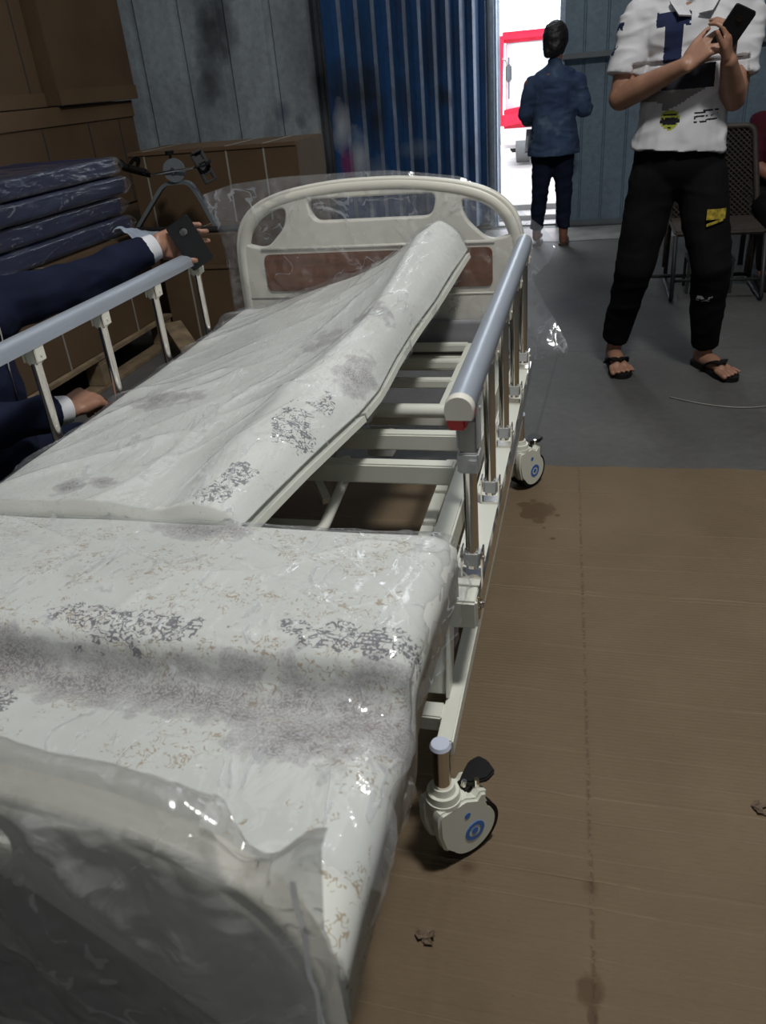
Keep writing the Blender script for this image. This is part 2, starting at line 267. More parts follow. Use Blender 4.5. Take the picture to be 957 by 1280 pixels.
def m_film(name, haze=0.085, tint=(0.985, 0.99, 1.0), gloss=0.05, bscale=9, bstr=0.5, hazecol=(0.75, 0.77, 0.82)):
    m = bpy.data.materials.new(name); m.use_nodes = True; nt = m.node_tree; nt.nodes.clear()
    out = N(nt, 'ShaderNodeOutputMaterial'); P = N(nt, 'ShaderNodeNewGeometry').outputs['Position']
    tr = N(nt, 'ShaderNodeBsdfTransparent'); tr.inputs[0].default_value = (*tint, 1)
    gl = N(nt, 'ShaderNodeBsdfGlossy'); gl.inputs['Roughness'].default_value = 0.16; gl.inputs['Color'].default_value = (1, 1, 1, 1)
    df = N(nt, 'ShaderNodeBsdfDiffuse'); df.inputs[0].default_value = (*hazecol, 1)
    tl = N(nt, 'ShaderNodeBsdfTranslucent'); tl.inputs[0].default_value = (*hazecol, 1)
    # stretched creases
    st = N(nt, 'ShaderNodeMapping'); st.inputs['Rotation'].default_value = (0, 0, 0.7); st.inputs['Scale'].default_value = (1, 0.22, 1); nt.links.new(P, st.inputs[0])
    n1 = noi(nt, st.outputs[0], bscale, 3, 0.55, 0.6); n2 = noi(nt, P, bscale * 2.6, 3, 0.5, 0.8)
    rd = mth(nt, 'ABSOLUTE', mth(nt, 'SUBTRACT', n1, 0.5))
    h = mth(nt, 'ADD', mth(nt, 'MULTIPLY', rd, -1.6), mth(nt, 'MULTIPLY', n2, 0.5))
    b = N(nt, 'ShaderNodeBump'); b.inputs['Strength'].default_value = bstr; b.inputs['Distance'].default_value = 0.025; nt.links.new(h, b.inputs['Height'])
    for s in (gl, df): nt.links.new(b.outputs[0], s.inputs['Normal'])
    hz = N(nt, 'ShaderNodeMixShader'); hz.inputs[0].default_value = 0.4
    nt.links.new(df.outputs[0], hz.inputs[1]); nt.links.new(tl.outputs[0], hz.inputs[2])
    fold = mth(nt, 'LESS_THAN', rd, 0.007)
    hf = mth(nt, 'ADD', haze, mth(nt, 'MULTIPLY', mth(nt, 'MULTIPLY', fold, mth(nt, 'GREATER_THAN', n2, 0.50)), 0.28))
    m1 = N(nt, 'ShaderNodeMixShader'); nt.links.new(hf, m1.inputs[0]); nt.links.new(tr.outputs[0], m1.inputs[1]); nt.links.new(hz.outputs[0], m1.inputs[2])
    fr = N(nt, 'ShaderNodeLayerWeight'); fr.inputs['Blend'].default_value = 0.5
    ff = mth(nt, 'ADD', mth(nt, 'MULTIPLY', mth(nt, 'POWER', fr.outputs['Facing'], 3.5), 0.45), 0.03 + gloss * 0.4, clamp=True)
    m2 = N(nt, 'ShaderNodeMixShader'); nt.links.new(ff, m2.inputs[0]); nt.links.new(m1.outputs[0], m2.inputs[1]); nt.links.new(gl.outputs[0], m2.inputs[2])
    nt.links.new(m2.outputs[0], out.inputs[0]); return m
M['film'] = m_film('clear_plastic_film')
M['film_head'] = m_film('clear_plastic_bag_film', 0.09, bscale=6, bstr=0.5)
M['film_thick'] = m_film('milky_plastic_film', 0.50, (0.9, 0.9, 0.89), 0.06, 7, 0.6, (0.50, 0.50, 0.48))
M['film_seam'] = m_film('heat_sealed_film', 0.85, (0.95, 0.95, 0.95), 0.2, 20, 0.1, (0.95, 0.95, 0.95))
M['film_dark'] = m_film('thin_wrap_over_blue', 0.05, bscale=10, bstr=0.5, gloss=0.04)
M['blue_mattress'] = simple('blue_vinyl', (0.012, 0.019, 0.062), 0.45, var=0.25, scale=5, bstr=0.3, bscale=12)

# ---------------------------------------------------------------- mesh helpers
def fin(name, bm, mat, parent=None, smooth=False, kind=None):
    me = bpy.data.meshes.new(name); bm.normal_update()
    bm.to_mesh(me); bm.free()
    for x in (mat if isinstance(mat, (list, tuple)) else [mat]): me.materials.append(x)
    if smooth:
        for p in me.polygons: p.use_smooth = True
        if smooth == 'auto': me.set_sharp_from_angle(angle=math.radians(38))
    o = bpy.data.objects.new(name, me); C.objects.link(o)
    if parent:
        o.parent = parent; o.matrix_parent_inverse = parent.matrix_world.inverted()
    if kind: o['kind'] = kind
    return o
def thing(name, label, cat, loc=(0, 0, 0), group=None, rz=0.0):
    o = bpy.data.objects.new(name, None); C.objects.link(o); o.empty_display_size = 0.1
    o.matrix_world = Matrix.Translation(V(loc)) @ Matrix.Rotation(rz, 4, 'Z')
    o['label'] = label; o['category'] = cat
    if group: o['group'] = group
    return o
def tag(o, label, cat, group=None):
    o['label'] = label; o['category'] = cat
    if group: o['group'] = group
    return o
def box(bm, lo, hi, bev=0.0, mtx=None, mi=0):
    lo = V(lo); hi = V(hi); c = (lo + hi) / 2; d = hi - lo
    r = bmesh.ops.create_cube(bm, size=1.0, matrix=Matrix.Translation(c) @ Matrix.Diagonal((abs(d.x), abs(d.y), abs(d.z), 1)))
    vs = r['verts']
    if bev > 0:
        es = list({e for v in vs for e in v.link_edges})
        rb = bmesh.ops.bevel(bm, geom=es, offset=min(bev, min(abs(d.x), abs(d.y), abs(d.z)) * 0.45), segments=2, affect='EDGES', clamp_overlap=True)
        vs = list({v for f in rb['faces'] for v in f.verts} | {v for v in vs if v.is_valid})
        seen = set(vs); st = list(vs)
        while st:
            v = st.pop()
            for e in v.link_edges:
                o = e.other_vert(v)
                if o not in seen: seen.add(o); st.append(o)
        vs = list(seen)
    if mtx is not None: bmesh.ops.transform(bm, matrix=mtx, verts=vs)
    if mi:
        for f in {f for v in vs for f in v.link_faces}: f.material_index = mi
    return vs
def frame_of(d):
    d = d.normalized(); a = V((0, 0, 1)) if abs(d.z) < 0.9 else V((1, 0, 0))
    x = a.cross(d).normalized(); y = d.cross(x); return x, y
def tube(bm, pts, r, seg=12, closed=False, sq=None, taper=None, cap=True):
    pts = [V(p) for p in pts]; n = len(pts); rings = []; px = None
    for i, p in enumerate(pts):
        if closed: d = pts[(i + 1) % n] - pts[i - 1]
        else: d = pts[min(i + 1, n - 1)] - pts[max(i - 1, 0)]
        d.normalize()
        if px is None: x, y = frame_of(d)
        else:
            x = (px - d * px.dot(d)).normalized(); y = d.cross(x)
        px = x; rr = r if taper is None else taper[i]; ring = []
        if sq:
            for sx, sy in ((1, 1), (-1, 1), (-1, -1), (1, -1)): ring.append(bm.verts.new(p + x * sx * sq[0] / 2 + y * sy * sq[1] / 2))
        else:
            for k in range(seg):
                a = 2 * math.pi * k / seg; ring.append(bm.verts.new(p + (x * math.cos(a) + y * math.sin(a)) * rr))
        rings.append(ring)
    m = len(rings[0])
    for i in range(n if closed else n - 1):
        A, B = rings[i], rings[(i + 1) % n]
        for k in range(m): bm.faces.new((A[k], A[(k + 1) % m], B[(k + 1) % m], B[k]))
    if not closed and cap:
        bm.faces.new(rings[0][::-1]); bm.faces.new(rings[-1])
def arc(pts, rad=0.03, n=5):
    pts = [V(p) for p in pts]; out = [pts[0]]
    for i in range(1, len(pts) - 1):
        a, b, c = pts[i - 1], pts[i], pts[i + 1]
        u = (a - b).normalized(); v = (c - b).normalized(); r = min(rad, (a - b).length * 0.45, (c - b).length * 0.45)
        p, q = b + u * r, b + v * r
        for k in range(n + 1):
            t = k / n; out.append((1 - t) ** 2 * p + 2 * t * (1 - t) * b + t * t * q)
    out.append(pts[-1]); return out
def cyl(bm, p0, p1, r, r2=None, seg=20):
    tube(bm, [p0, p1], r, seg, taper=[r, r2 if r2 is not None else r])
def prism(bm, poly, h, mtx=None):
    lo = [bm.verts.new((x, y, 0)) for x, y in poly]; hi = [bm.verts.new((x, y, h)) for x, y in poly]
    n = len(poly); bm.faces.new(lo[::-1]); bm.faces.new(hi)
    for i in range(n): bm.faces.new((lo[i], lo[(i + 1) % n], hi[(i + 1) % n], hi[i]))
    if mtx is not None: bmesh.ops.transform(bm, matrix=mtx, verts=lo + hi)
def disc(bm, c, nrm, r, h, seg=28, r2=None):
    n = V(nrm).normalized(); cyl(bm, V(c), V(c) + n * h, r, r2, seg)
def grid(bm, fn, nu, nv):
    g = [[bm.verts.new(fn(i / nu, j / nv)) for j in range(nv + 1)] for i in range(nu + 1)]
    for i in range(nu):
        for j in range(nv): bm.faces.new((g[i][j], g[i + 1][j], g[i + 1][j + 1], g[i][j + 1]))
    return g
def P(p, s=1.0): return noise.noise(V(p) * s)
def ridged(p, s): return 1 - min(1, abs(noise.noise(V(p) * s)) * 2.2)
def interp(x, xs, ys):
    if x <= xs[0]: return ys[0]
    for i in range(1, len(xs)):
        if x <= xs[i]:
            t = (x - xs[i - 1]) / (xs[i] - xs[i - 1]); a, b = ys[i - 1], ys[i]
            return a + (b - a) * t if not isinstance(a, (list, tuple)) else [p + (q - p) * t for p, q in zip(a, b)]
    return ys[-1]
B = bmesh.new

# ---------------------------------------------------------------- the setting
def struct(o): o['kind'] = 'structure'; return o
bm = B(); box(bm, (-4.2, -4.0, -0.12), (4.2, 5.1, 0.0)); struct(fin('floor', bm, M['concrete']))
bm = B(); box(bm, (-4.3, -4.1, 5.0), (4.3, 5.2, 5.1)); struct(fin('ceiling', bm, M['sheet_bluegrey']))
bm = B(); box(bm, (-4.3, -4.1, 0), (-4.2, 5.2, 5.0)); struct(fin('wall_left', bm, M['sheet_grey']))
bm = B(); box(bm, (4.2, -4.1, 0), (4.3, 5.2, 5.0)); struct(fin('wall_right', bm, M['sheet_bluegrey']))
bm = B(); box(bm, (-4.3, -4.1, 0), (4.3, -4.0, 5.0)); struct(fin('wall_front', bm, M['sheet_grey']))
def corrugated(bm, p0, p1, z0, z1, prof, nrm, mis=None):
    # prof: (distance along wall, depth) pairs; extruded in Z as a thin sheet
    p0 = V(p0); p1 = V(p1); d = (p1 - p0).normalized(); n = V(nrm).normalized(); prev = None
    for i, (s, dep) in enumerate(prof):
        q = p0 + d * s + n * dep; cur = (bm.verts.new(V((q.x, q.y, z0))), bm.verts.new(V((q.x, q.y, z1))))
        if prev:
            f = bm.faces.new((prev[0], cur[0], cur[1], prev[1]))
            if mis: f.material_index = mis[i - 1]
        prev = cur
# blue-grey cladding right of the door, upper sheet laps over the lower one
for nm, z0, z1, off in (('wall_back', 0.03, 1.24, 0.0), ('wall_back_upper', 1.22, 5.0, -0.05)):
    prof = []; s = 0.0
    while s < 3.86:
        prof += [(s, 0), (s + 0.145, 0), (s + 0.152, 0.010), (s + 0.160, 0.010), (s + 0.167, 0)]; s += 0.172
    bm = B(); corrugated(bm, (0.40, 5.0 + off, 0), (4.25, 4.93 + off, 0), z0, z1, prof, (0, 1, 0))
    o = struct(fin('wall_back', bm, M['sheet_bluegrey']))
    sm = o.modifiers.new('s', 'SOLIDIFY'); sm.thickness = 0.008
bm = B(); box(bm, (0.40, 4.90, 1.225), (4.25, 4.985, 1.265), 0.004); struct(fin('trim_1', bm, M['grey_iron']))
bm = B(); box(bm, (0.40, 4.93, 0.0), (4.25, 5.0, 0.035), 0.004); struct(fin('trim_2', bm, M['grey_iron']))
bm = B(); box(bm, (0.37, 4.93, 0.0), (0.41, 5.05, 5.0), 0.004); struct(fin('trim_3', bm, M['jamb']))
# daylight falling on the floor by the threshold, painted as a pale strip
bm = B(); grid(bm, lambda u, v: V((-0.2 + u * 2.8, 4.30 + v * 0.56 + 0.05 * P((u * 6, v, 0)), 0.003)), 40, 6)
struct(fin('trim_4', bm, simple('painted_daylight', (0.30, 0.29, 0.27), 0.35, var=0.3, scale=6)))
for k, (y, z) in enumerate(((5.0, 0.012), (5.42, 0.022), (6.0, 0.03))):
    bm = B(); box(bm, (-2.0, y, -0.05), (2.0, y + 0.12, z), 0.004); struct(fin('trim_%d' % (5 + k), bm, simple('kerb_concrete', (0.33, 0.31, 0.29), 0.6)))
# grey steel wall on the left, wide shallow panels
prof = []; s = 0.0
while s < 3.2:
    prof += [(s, 0), (s + 0.27, 0), (s + 0.288, 0.035), (s + 0.322, 0.035), (s + 0.340, 0.0)]; s += 0.345
bm = B(); corrugated(bm, (-0.95, 3.95, 0), (-4.2, 3.95, 0), 0, 5.0, prof, (0, 1, 0)); o = struct(fin('wall_left', bm, M['sheet_grey']))
o.modifiers.new('s', 'SOLIDIFY').thickness = 0.006
# wall behind the open leaf up to the door opening
bm = B(); box(bm, (-4.2, 5.05, 0), (-0.19, 5.1, 5.0)); struct(fin('wall_back', bm, M['sheet_grey']))
# open blue steel door leaf swung into the room
prof = []; mis = []; s = 0.0; p = 0.158
while s < 1.74:
    prof += [(s, 0), (s + 0.088, 0), (s + 0.104, 0.036), (s + 0.140, 0.036)]; mis += [0, 0, 1, 0]; s += p
bm = B(); corrugated(bm, (-1.07, 3.5, 0), (-0.17, 5.06, 0), 0.05, 4.6, prof, (0.866, -0.5, 0), mis[:len(prof) - 1])
o = struct(fin('door_1', bm, [M['sheet_blue'], M['sheet_highlight']])); o.modifiers.new('s', 'SOLIDIFY').thickness = 0.003
bm = B(); box(bm, (-0.185, 5.0, 0), (-0.118, 5.10, 5.0), 0.005); box(bm, (-0.165, 4.96, 0), (-0.135, 5.0, 5.0), 0.004); struct(fin('door_frame', bm, M['jamb']))
bm = B(); box(bm, (-30, 5.1, -0.2), (30, 60, -0.02)); struct(fin('outside_ground', bm, simple('sunlit_yard', (0.42, 0.38, 0.37), 0.5, var=0.25, scale=2)))

# ---------------------------------------------------------------- cardboard on the floor
YR = [(-0.462, 0.0035), (-0.475, 0.003), (-0.14, 0.0014), (0.10, 0.0015), (-0.26, 0.0012), (-0.34, 0.0015), (-0.60, 0.0011), (-0.70, 0.0014), (-0.79, 0.0011), (-0.87, 0.0024), (-0.95, 0.0012), (-1.03, 0.0013),
      (-1.10, 0.0014), (-1.155, 0.0028), (-1.215, 0.0018), (-1.29, 0.0015), (-1.335, 0.0024), (-1.385, 0.002), (-1.46, 0.0012), (-1.52, 0.0014), (-1.60, 0.0018), (-1.68, 0.0013)]
def card_h(x, y):
    z = 0.002
    for yr, a in YR:
        d = (y - yr - 0.008 * P((x * 0.8, yr * 7, 1)) + 0.012 * (x - 0.7)) / 0.0032
        if abs(d) < 3: z += a * math.exp(-d * d)
    for xc, a in ((0.668 - 0.033 * y, -0.0028), (0.680 - 0.033 * y, 0.0022), (0.462 - 0.02 * (y + 1.3), -0.0025), (0.470 - 0.02 * (y + 1.3), 0.002)):
        d = (x - xc) / 0.0035
        if abs(d) < 3: z += a * math.exp(-d * d)
    z += 0.002 * P((x * 2, y * 2, 0)) + 0.0015
    return z
def cardsheet(x0, x1, y0, y1, nx, ny, edge):
    bm = B()
    def f(u, v):
        x = x0 + (x1 - x0) * u; y = y0 + (y1 - y0) * v
        y += edge * v ** 20 * (P((x * 7, 0, 3)) * 0.012 + P((x * 30, 0, 3)) * 0.004)
        z = card_h(x, y) + 0.006 * v ** 30 * max(0, P((x * 4, 5, 0)))
        return V((x, y, z))
    grid(bm, f, nx, ny)
    return bm
bm = cardsheet(-0.9, 2.4, -1.9, 0.295, 300, 520, 1)
o = fin('cardboard_sheet', bm, M['floor_card'], smooth=True); tag(o, 'large flattened brown cardboard sheet covering the floor under and beside the bed', 'cardboard')
def scrap(name, x, y, label, seed, s=0.018):
    random.seed(seed); bm = B()
    for k in range(5):
        a = random.uniform(0, 3.14); c = V((x + random.uniform(-s, s) * 0.5, y + random.uniform(-s, s) * 0.5, 0.006 + k * 0.0008)); d = V((math.cos(a), math.sin(a), 0)) * s * 0.55; e = V((-d.y, d.x, 0)) * 0.6
        z = V((0, 0, 0.006))
        vs = [bm.verts.new(q) for q in (c - d - e, c + d - e * 0.4 + z, c + d * 0.7 + e, c - d * 0.6 + e * 1.3 + z * 0.5)]; bm.faces.new(vs)
    o = fin(name, bm, simple('torn_paper_%d' % seed, (0.13, 0.09, 0.06) if seed != 3 else (0.4, 0.36, 0.3), 0.8, var=0.5, scale=150)); o.modifiers.new('s', 'SOLIDIFY').thickness = 0.0008
    tag(o, label, 'scrap')
scrap('torn_scrap', 0.452, -1.487, 'small torn dark paper scrap on the cardboard below the near caster', 1)
scrap('torn_scrap', 1.008, -1.135, 'torn paper scrap on the cardboard at the right edge of the picture', 2)
# wire on the concrete
bm = B(); tube(bm, [V((1.00 + 0.42 * t, 0.96 - 0.13 * math.sin(t * 2.2) + 0.05 * t * t, 0.004)) for t in [k / 20 for k in range(21)]], 0.0022, 6)
tag(fin('thin_wire', bm, M['strap_white'], smooth=True), 'thin pale wire lying on the concrete floor in front of the standing man', 'wire')

# ---------------------------------------------------------------- hospital bed
bed = thing('hospital_bed', 'cream metal hospital bed on casters with raised side rails and moulded headboard', 'bed', (0, -0.8, 0))
W = M['white_paint']
# upper frame
for sx in (1, -1):
    bm = B(); box(bm, (sx * 0.385, -1.80, 0.375), (sx * 0.425, 0.24, 0.435), 0.004); fin('frame_rail', bm, W, bed)
for y, z, h, hx in ((-0.46, 0.45, 0.045, 0.385), (-0.635, 0.45, 0.05, 0.385), (-1.17, 0.43, 0.045, 0.385), (-1.75, 0.43, 0.045, 0.385), (0.20, 0.43, 0.045, 0.385)):
    bm = B(); box(bm, (-hx, y - 0.018, z - h), (hx, y + 0.018, z), 0.004); fin('crossbar', bm, W, bed)
# back-section lifting frame with three slats
for y in (0.205, 0.04, -0.125):
    bm = B(); box(bm, (-0.30, y - 0.014, 0.445), (0.30, y + 0.014, 0.47), 0.003); fin('slat', bm, W, bed)
for sx in (1, -1):
    bm = B(); box(bm, (sx * 0.292, -0.31, 0.44), (sx * 0.315, 0.23, 0.463), 0.003); fin('slat_rail', bm, W, bed)
bm = B(); tube(bm, [(-0.36, -0.315, 0.448), (0.375, -0.315, 0.448)], 0.019, 16); fin('pivot_tube', bm, W, bed, 'auto')
bm = B(); tube(bm, [(-0.36, -0.30, 0.35), (0.38, -0.30, 0.35)], 0.014, 14); fin('cross_tube', bm, W, bed, 'auto')
bm = B(); grid(bm, lambda u, v: V((0.10 + u * 0.33 - 0.02 * (v > .9) * (u < .1), 0.238 + 0.004 * P((u * 9, v * 9, 1)), 0.42 + v * 0.115 - 0.02 * max(0, (u - 0.9) * 10) * (v > 0.9))), 16, 8)
o = fin('head_skirt', bm, simple('grey_wrapped_board', (0.22, 0.22, 0.24), 0.35), bed, True); o.modifiers.new('s', 'SOLIDIFY').thickness = 0.012
# knee-lift U frame, hangers and cranks below
bm = B(); tube(bm, arc([(0.115, -0.60, 0.44), (0.115, -0.60, 0.40), (0.115, -0.83, 0.365), (-0.12, -0.85, 0.365), (-0.12, -0.60, 0.40)], 0.03), 0.0125, 12); fin('knee_frame', bm, W, bed, 'auto')
bm = B(); tube(bm, [(-0.10, -0.79, 0.355), (0.10, -0.79, 0.355)], 0, sq=(0.03, 0.02)); fin('knee_link', bm, W, bed)
bm = B(); tube(bm, [(-0.02, -0.62, 0.42), (-0.03, -1.15, 0.40)], 0, sq=(0.035, 0.03)); fin('centre_bar', bm, W, bed)
bm = B(); tube(bm, [(-0.16, -0.62, 0.41), (-0.02, -0.80, 0.30)], 0, sq=(0.02, 0.02)); tube(bm, [(-0.05, -0.46, 0.41), (0.06, -0.62, 0.33)], 0, sq=(0.02, 0.02)); fin('lift_strut', bm, W, bed)
bm = B()
for x in (0.205, 0.262): box(bm, (x, -0.93, 0.33), (x + 0.004, -0.85, 0.375), 0.001)
box(bm, (0.205, -0.854, 0.33), (0.266, -0.85, 0.375), 0.001); box(bm, (0.205, -0.90, 0.33), (0.266, -0.85, 0.333), 0.001); fin('bracket', bm, W, bed)
bm = B(); tube(bm, [(0.266, -0.87, 0.35), (0.274, -0.88, 0.353), (0.272, -0.885, 0.338)], 0.0025, 8); fin('cotter_pin', bm, M['chrome'], bed, True)
bm = B()
for y0, y1 in ((-1.1, -0.665), (-0.645, -0.50), (-0.485, -0.30)): box(bm, (0.305, y0, 0.285), (0.335, y1, 0.30), 0.002)
box(bm, (0.300, -1.1, 0.278), (0.338, -0.28, 0.285), 0.001); fin('crank_channel', bm, W, bed)
bm = B(); tube(bm, [(0.352, -1.15, 0.29), (0.352, -0.30, 0.29)], 0.007, 10); fin('crank_rod', bm, M['chrome'], bed, True)
bm = B(); box(bm, (0.10, -0.36, 0.33), (0.17, -0.31, 0.40), 0.003); fin('gear_box', bm, M['grey_plastic'], bed)
bm = B(); tube(bm, arc([(0.02, -0.36, 0.50), (0.05, -0.40, 0.44), (0.04, -0.46, 0.38), (0.06, -0.47, 0.34)], 0.02), 0.007, 8); fin('release_lever', bm, M['grey_plastic'], bed, True)
# side-rail beams
for sx in (1, -1):
    bm = B(); box(bm, (sx * 0.456, -1.13, 0.452), (sx * 0.506, 0.045, 0.458), 0.001); fin('rail_beam', bm, W, bed)
    bm = B(); box(bm, (sx * 0.505, -1.17, 0.415), (sx * 0.510, 0.05, 0.461), 0.001); fin('beam_face', bm, M['chrome'], bed)['label'] = 'polished metal outer face of the rail beam'
    bm = B(); box(bm, (sx * 0.452, -1.13, 0.385), (sx * 0.457, 0.045, 0.458), 0.001); fin('beam_web', bm, W, bed)
    bm = B(); box(bm, (sx * 0.430, -1.180, 0.400), (sx * 0.506, -1.130, 0.456), 0.004); fin('beam_end_block', bm, W, bed)
    bm = B(); cyl(bm, (sx * 0.500, -1.16, 0.44), (sx * 0.517, -1.16, 0.44), 0.006); cyl(bm, (sx * 0.506, -1.16, 0.44), (sx * 0.510, -1.16, 0.44), 0.011, seg=6); fin('bolt', bm, M['chrome'], bed)
# side rails: top bar, posts, brackets
def side_rail(sx, far, red):
    r = bpy.data.objects.new('side_rail', None); C.objects.link(r); r.matrix_world = Matrix.Translation((sx * 0.489, -0.55, 0.46)); r.parent = bed; r.matrix_parent_inverse = bed.matrix_world.inverted()
    y0, y1 = -1.175, far
    bm = B()                                # D-shaped aluminium top bar
    prof = [(-0.019, 0.0)] + [(-0.021, 0.014)] + [(0.021 * math.cos(a), 0.016 + 0.020 * math.sin(a)) for a in [math.pi - k * math.pi / 10 for k in range(11)]] + [(0.021, 0.014), (0.019, 0.0)]
    A = [bm.verts.new((sx * 0.489 + x, y0, 0.790 + z)) for x, z in prof]; D = [bm.verts.new((sx * 0.489 + x, y1, 0.790 + z)) for x, z in prof]
    bm.faces.new(A); bm.faces.new(D[::-1])
    for i in range(len(prof)): bm.faces.new((A[i], D[i], D[(i + 1) % len(prof)], A[(i + 1) % len(prof)]))
    bmesh.ops.recalc_face_normals(bm, faces=bm.faces)
    fin('top_bar', bm, M['alu'], r, 'auto')
    for y, s in ((y0, -1), (y1, 1)):
        bm = B(); A = [bm.verts.new((sx * 0.489 + x * 1.07, y, 0.788 + z * 1.06)) for x, z in prof]; D = [bm.verts.new((sx * 0.489 + x * 1.0, y + s * 0.018, 0.789 + z * 1.0)) for x, z in prof]
        bm.faces.new(A); bm.faces.new(D)
        for i in range(len(prof)): bm.faces.new((A[i], D[i], D[(i + 1) % len(prof)], A[(i + 1) % len(prof)]))
        bmesh.ops.recalc_face_normals(bm, faces=bm.faces); fin('end_cap', bm, M['abs_white'], r, 'auto')
    for k in range(5):
        y = -k * 0.274; near = (k == 4)
        bm = B(); tube(bm, [(sx * 0.489, y, 0.475), (sx * 0.489, y, 0.79)], 0.0115, 20); fin('post', bm, M['chrome'], r, 'auto')
        bm = B(); box(bm, (sx * 0.489 - 0.0145, y - 0.013, 0.478), (sx * 0.489 + 0.0145, y + 0.013, 0.510), 0.004)
        fin('socket', bm, M['grey_plastic'], r)
        bm = B()
        for q in (-1, 1): box(bm, (sx * 0.489 + q * 0.0175 - 0.0015, y - 0.015, 0.458), (sx * 0.489 + q * 0.0175 + 0.0015, y + 0.015, 0.512), 0.0008)
        box(bm, (sx * 0.489 - 0.018, y - 0.015, 0.458), (sx * 0.489 + 0.018, y + 0.015, 0.462), 0.0005)
        cyl(bm, (sx * 0.489 - 0.022, y, 0.494), (sx * 0.489 + 0.022, y, 0.494), 0.003, seg=8)
        fin('hinge_plate', bm, M['chrome'] if sx > 0 else M['grey_plastic'], r)
        bm = B()
        z0 = 0.70 if (near and red) else 0.752
        box(bm, (sx * 0.489 - 0.014, y - 0.014, z0), (sx * 0.489 + 0.014, y + 0.014, 0.79), 0.004)
        for q in (-1, 1): box(bm, (sx * 0.489 + q * 0.016 - 0.002, y - 0.017, z0 + 0.006), (sx * 0.489 + q * 0.016 + 0.002, y + 0.017, 0.797), 0.002)
        cyl(bm, (sx * 0.489 - 0.020, y, 0.772), (sx * 0.489 + 0.020, y, 0.772), 0.003, seg=8)
        fin('bracket', bm, M['abs_white'] if not (near and red) else M['grey_plastic'], r)
    if red:
        y = -1.096
        bm = B(); box(bm, (sx * 0.489 - 0.0235, y - 0.065, 0.758), (sx * 0.489 + 0.006, y - 0.035, 0.788), 0.004); box(bm, (sx * 0.489 - 0.017, y - 0.060, 0.775), (sx * 0.489 + 0.017, y - 0.020, 0.789), 0.003); fin('release_button', bm, M['red_plastic'], r)['label'] = 'red release button under the rail end'
        bm = B(); box(bm, (sx * 0.489 - 0.0175, y - 0.021, 0.664), (sx * 0.489 + 0.0175, y + 0.015, 0.700), 0.003); box(bm, (sx * 0.489 + 0.001, y - 0.025, 0.680), (sx * 0.489 + 0.016, y - 0.02, 0.692), 0.002); fin('latch', bm, M['grey_plastic'], r)
        bm = B(); box(bm, (sx * 0.489 - 0.014, y - 0.016, 0.70), (sx * 0.489 + 0.014, y - 0.012, 0.755), 0.005); fin('latch_slide', bm, simple('grey_slide', (0.25, 0.25, 0.23), 0.4), r)
    return r
side_rail(1, 0.035, True); side_rail(-1, 0.035, False)
# base frame
for sx in (1, -1):
    bm = B(); box(bm, (sx * 0.452, -1.315, 0.235), (sx * 0.480, 0.16, 0.27), 0.003)
    fin('base_tube', bm, W, bed)
    for y in (-1.14, 0.0):
        bm = B(); vs = box(bm, (sx * 0.405, y - 0.065, 0.27), (sx * 0.455, y - 0.02, 0.42), 0.003)
        for v in bm.verts:
            if v.co.z > 0.35: v.co.y += 0.03
        fin('upright', bm, W, bed)
        bm = B(); box(bm, (sx * 0.452, y - 0.075, 0.272), (sx * 0.458, y - 0.02, 0.42), 0.001)
        for v in bm.verts:
            if v.co.z > 0.35: v.co.y += 0.035
        fin('upright_flange', bm, W, bed)
for y in (-1.24, 0.10):
    bm = B(); box(bm, (-0.452, y - 0.02, 0.235), (0.452, y + 0.02, 0.268), 0.003); fin('base_crossbar', bm, W, bed)
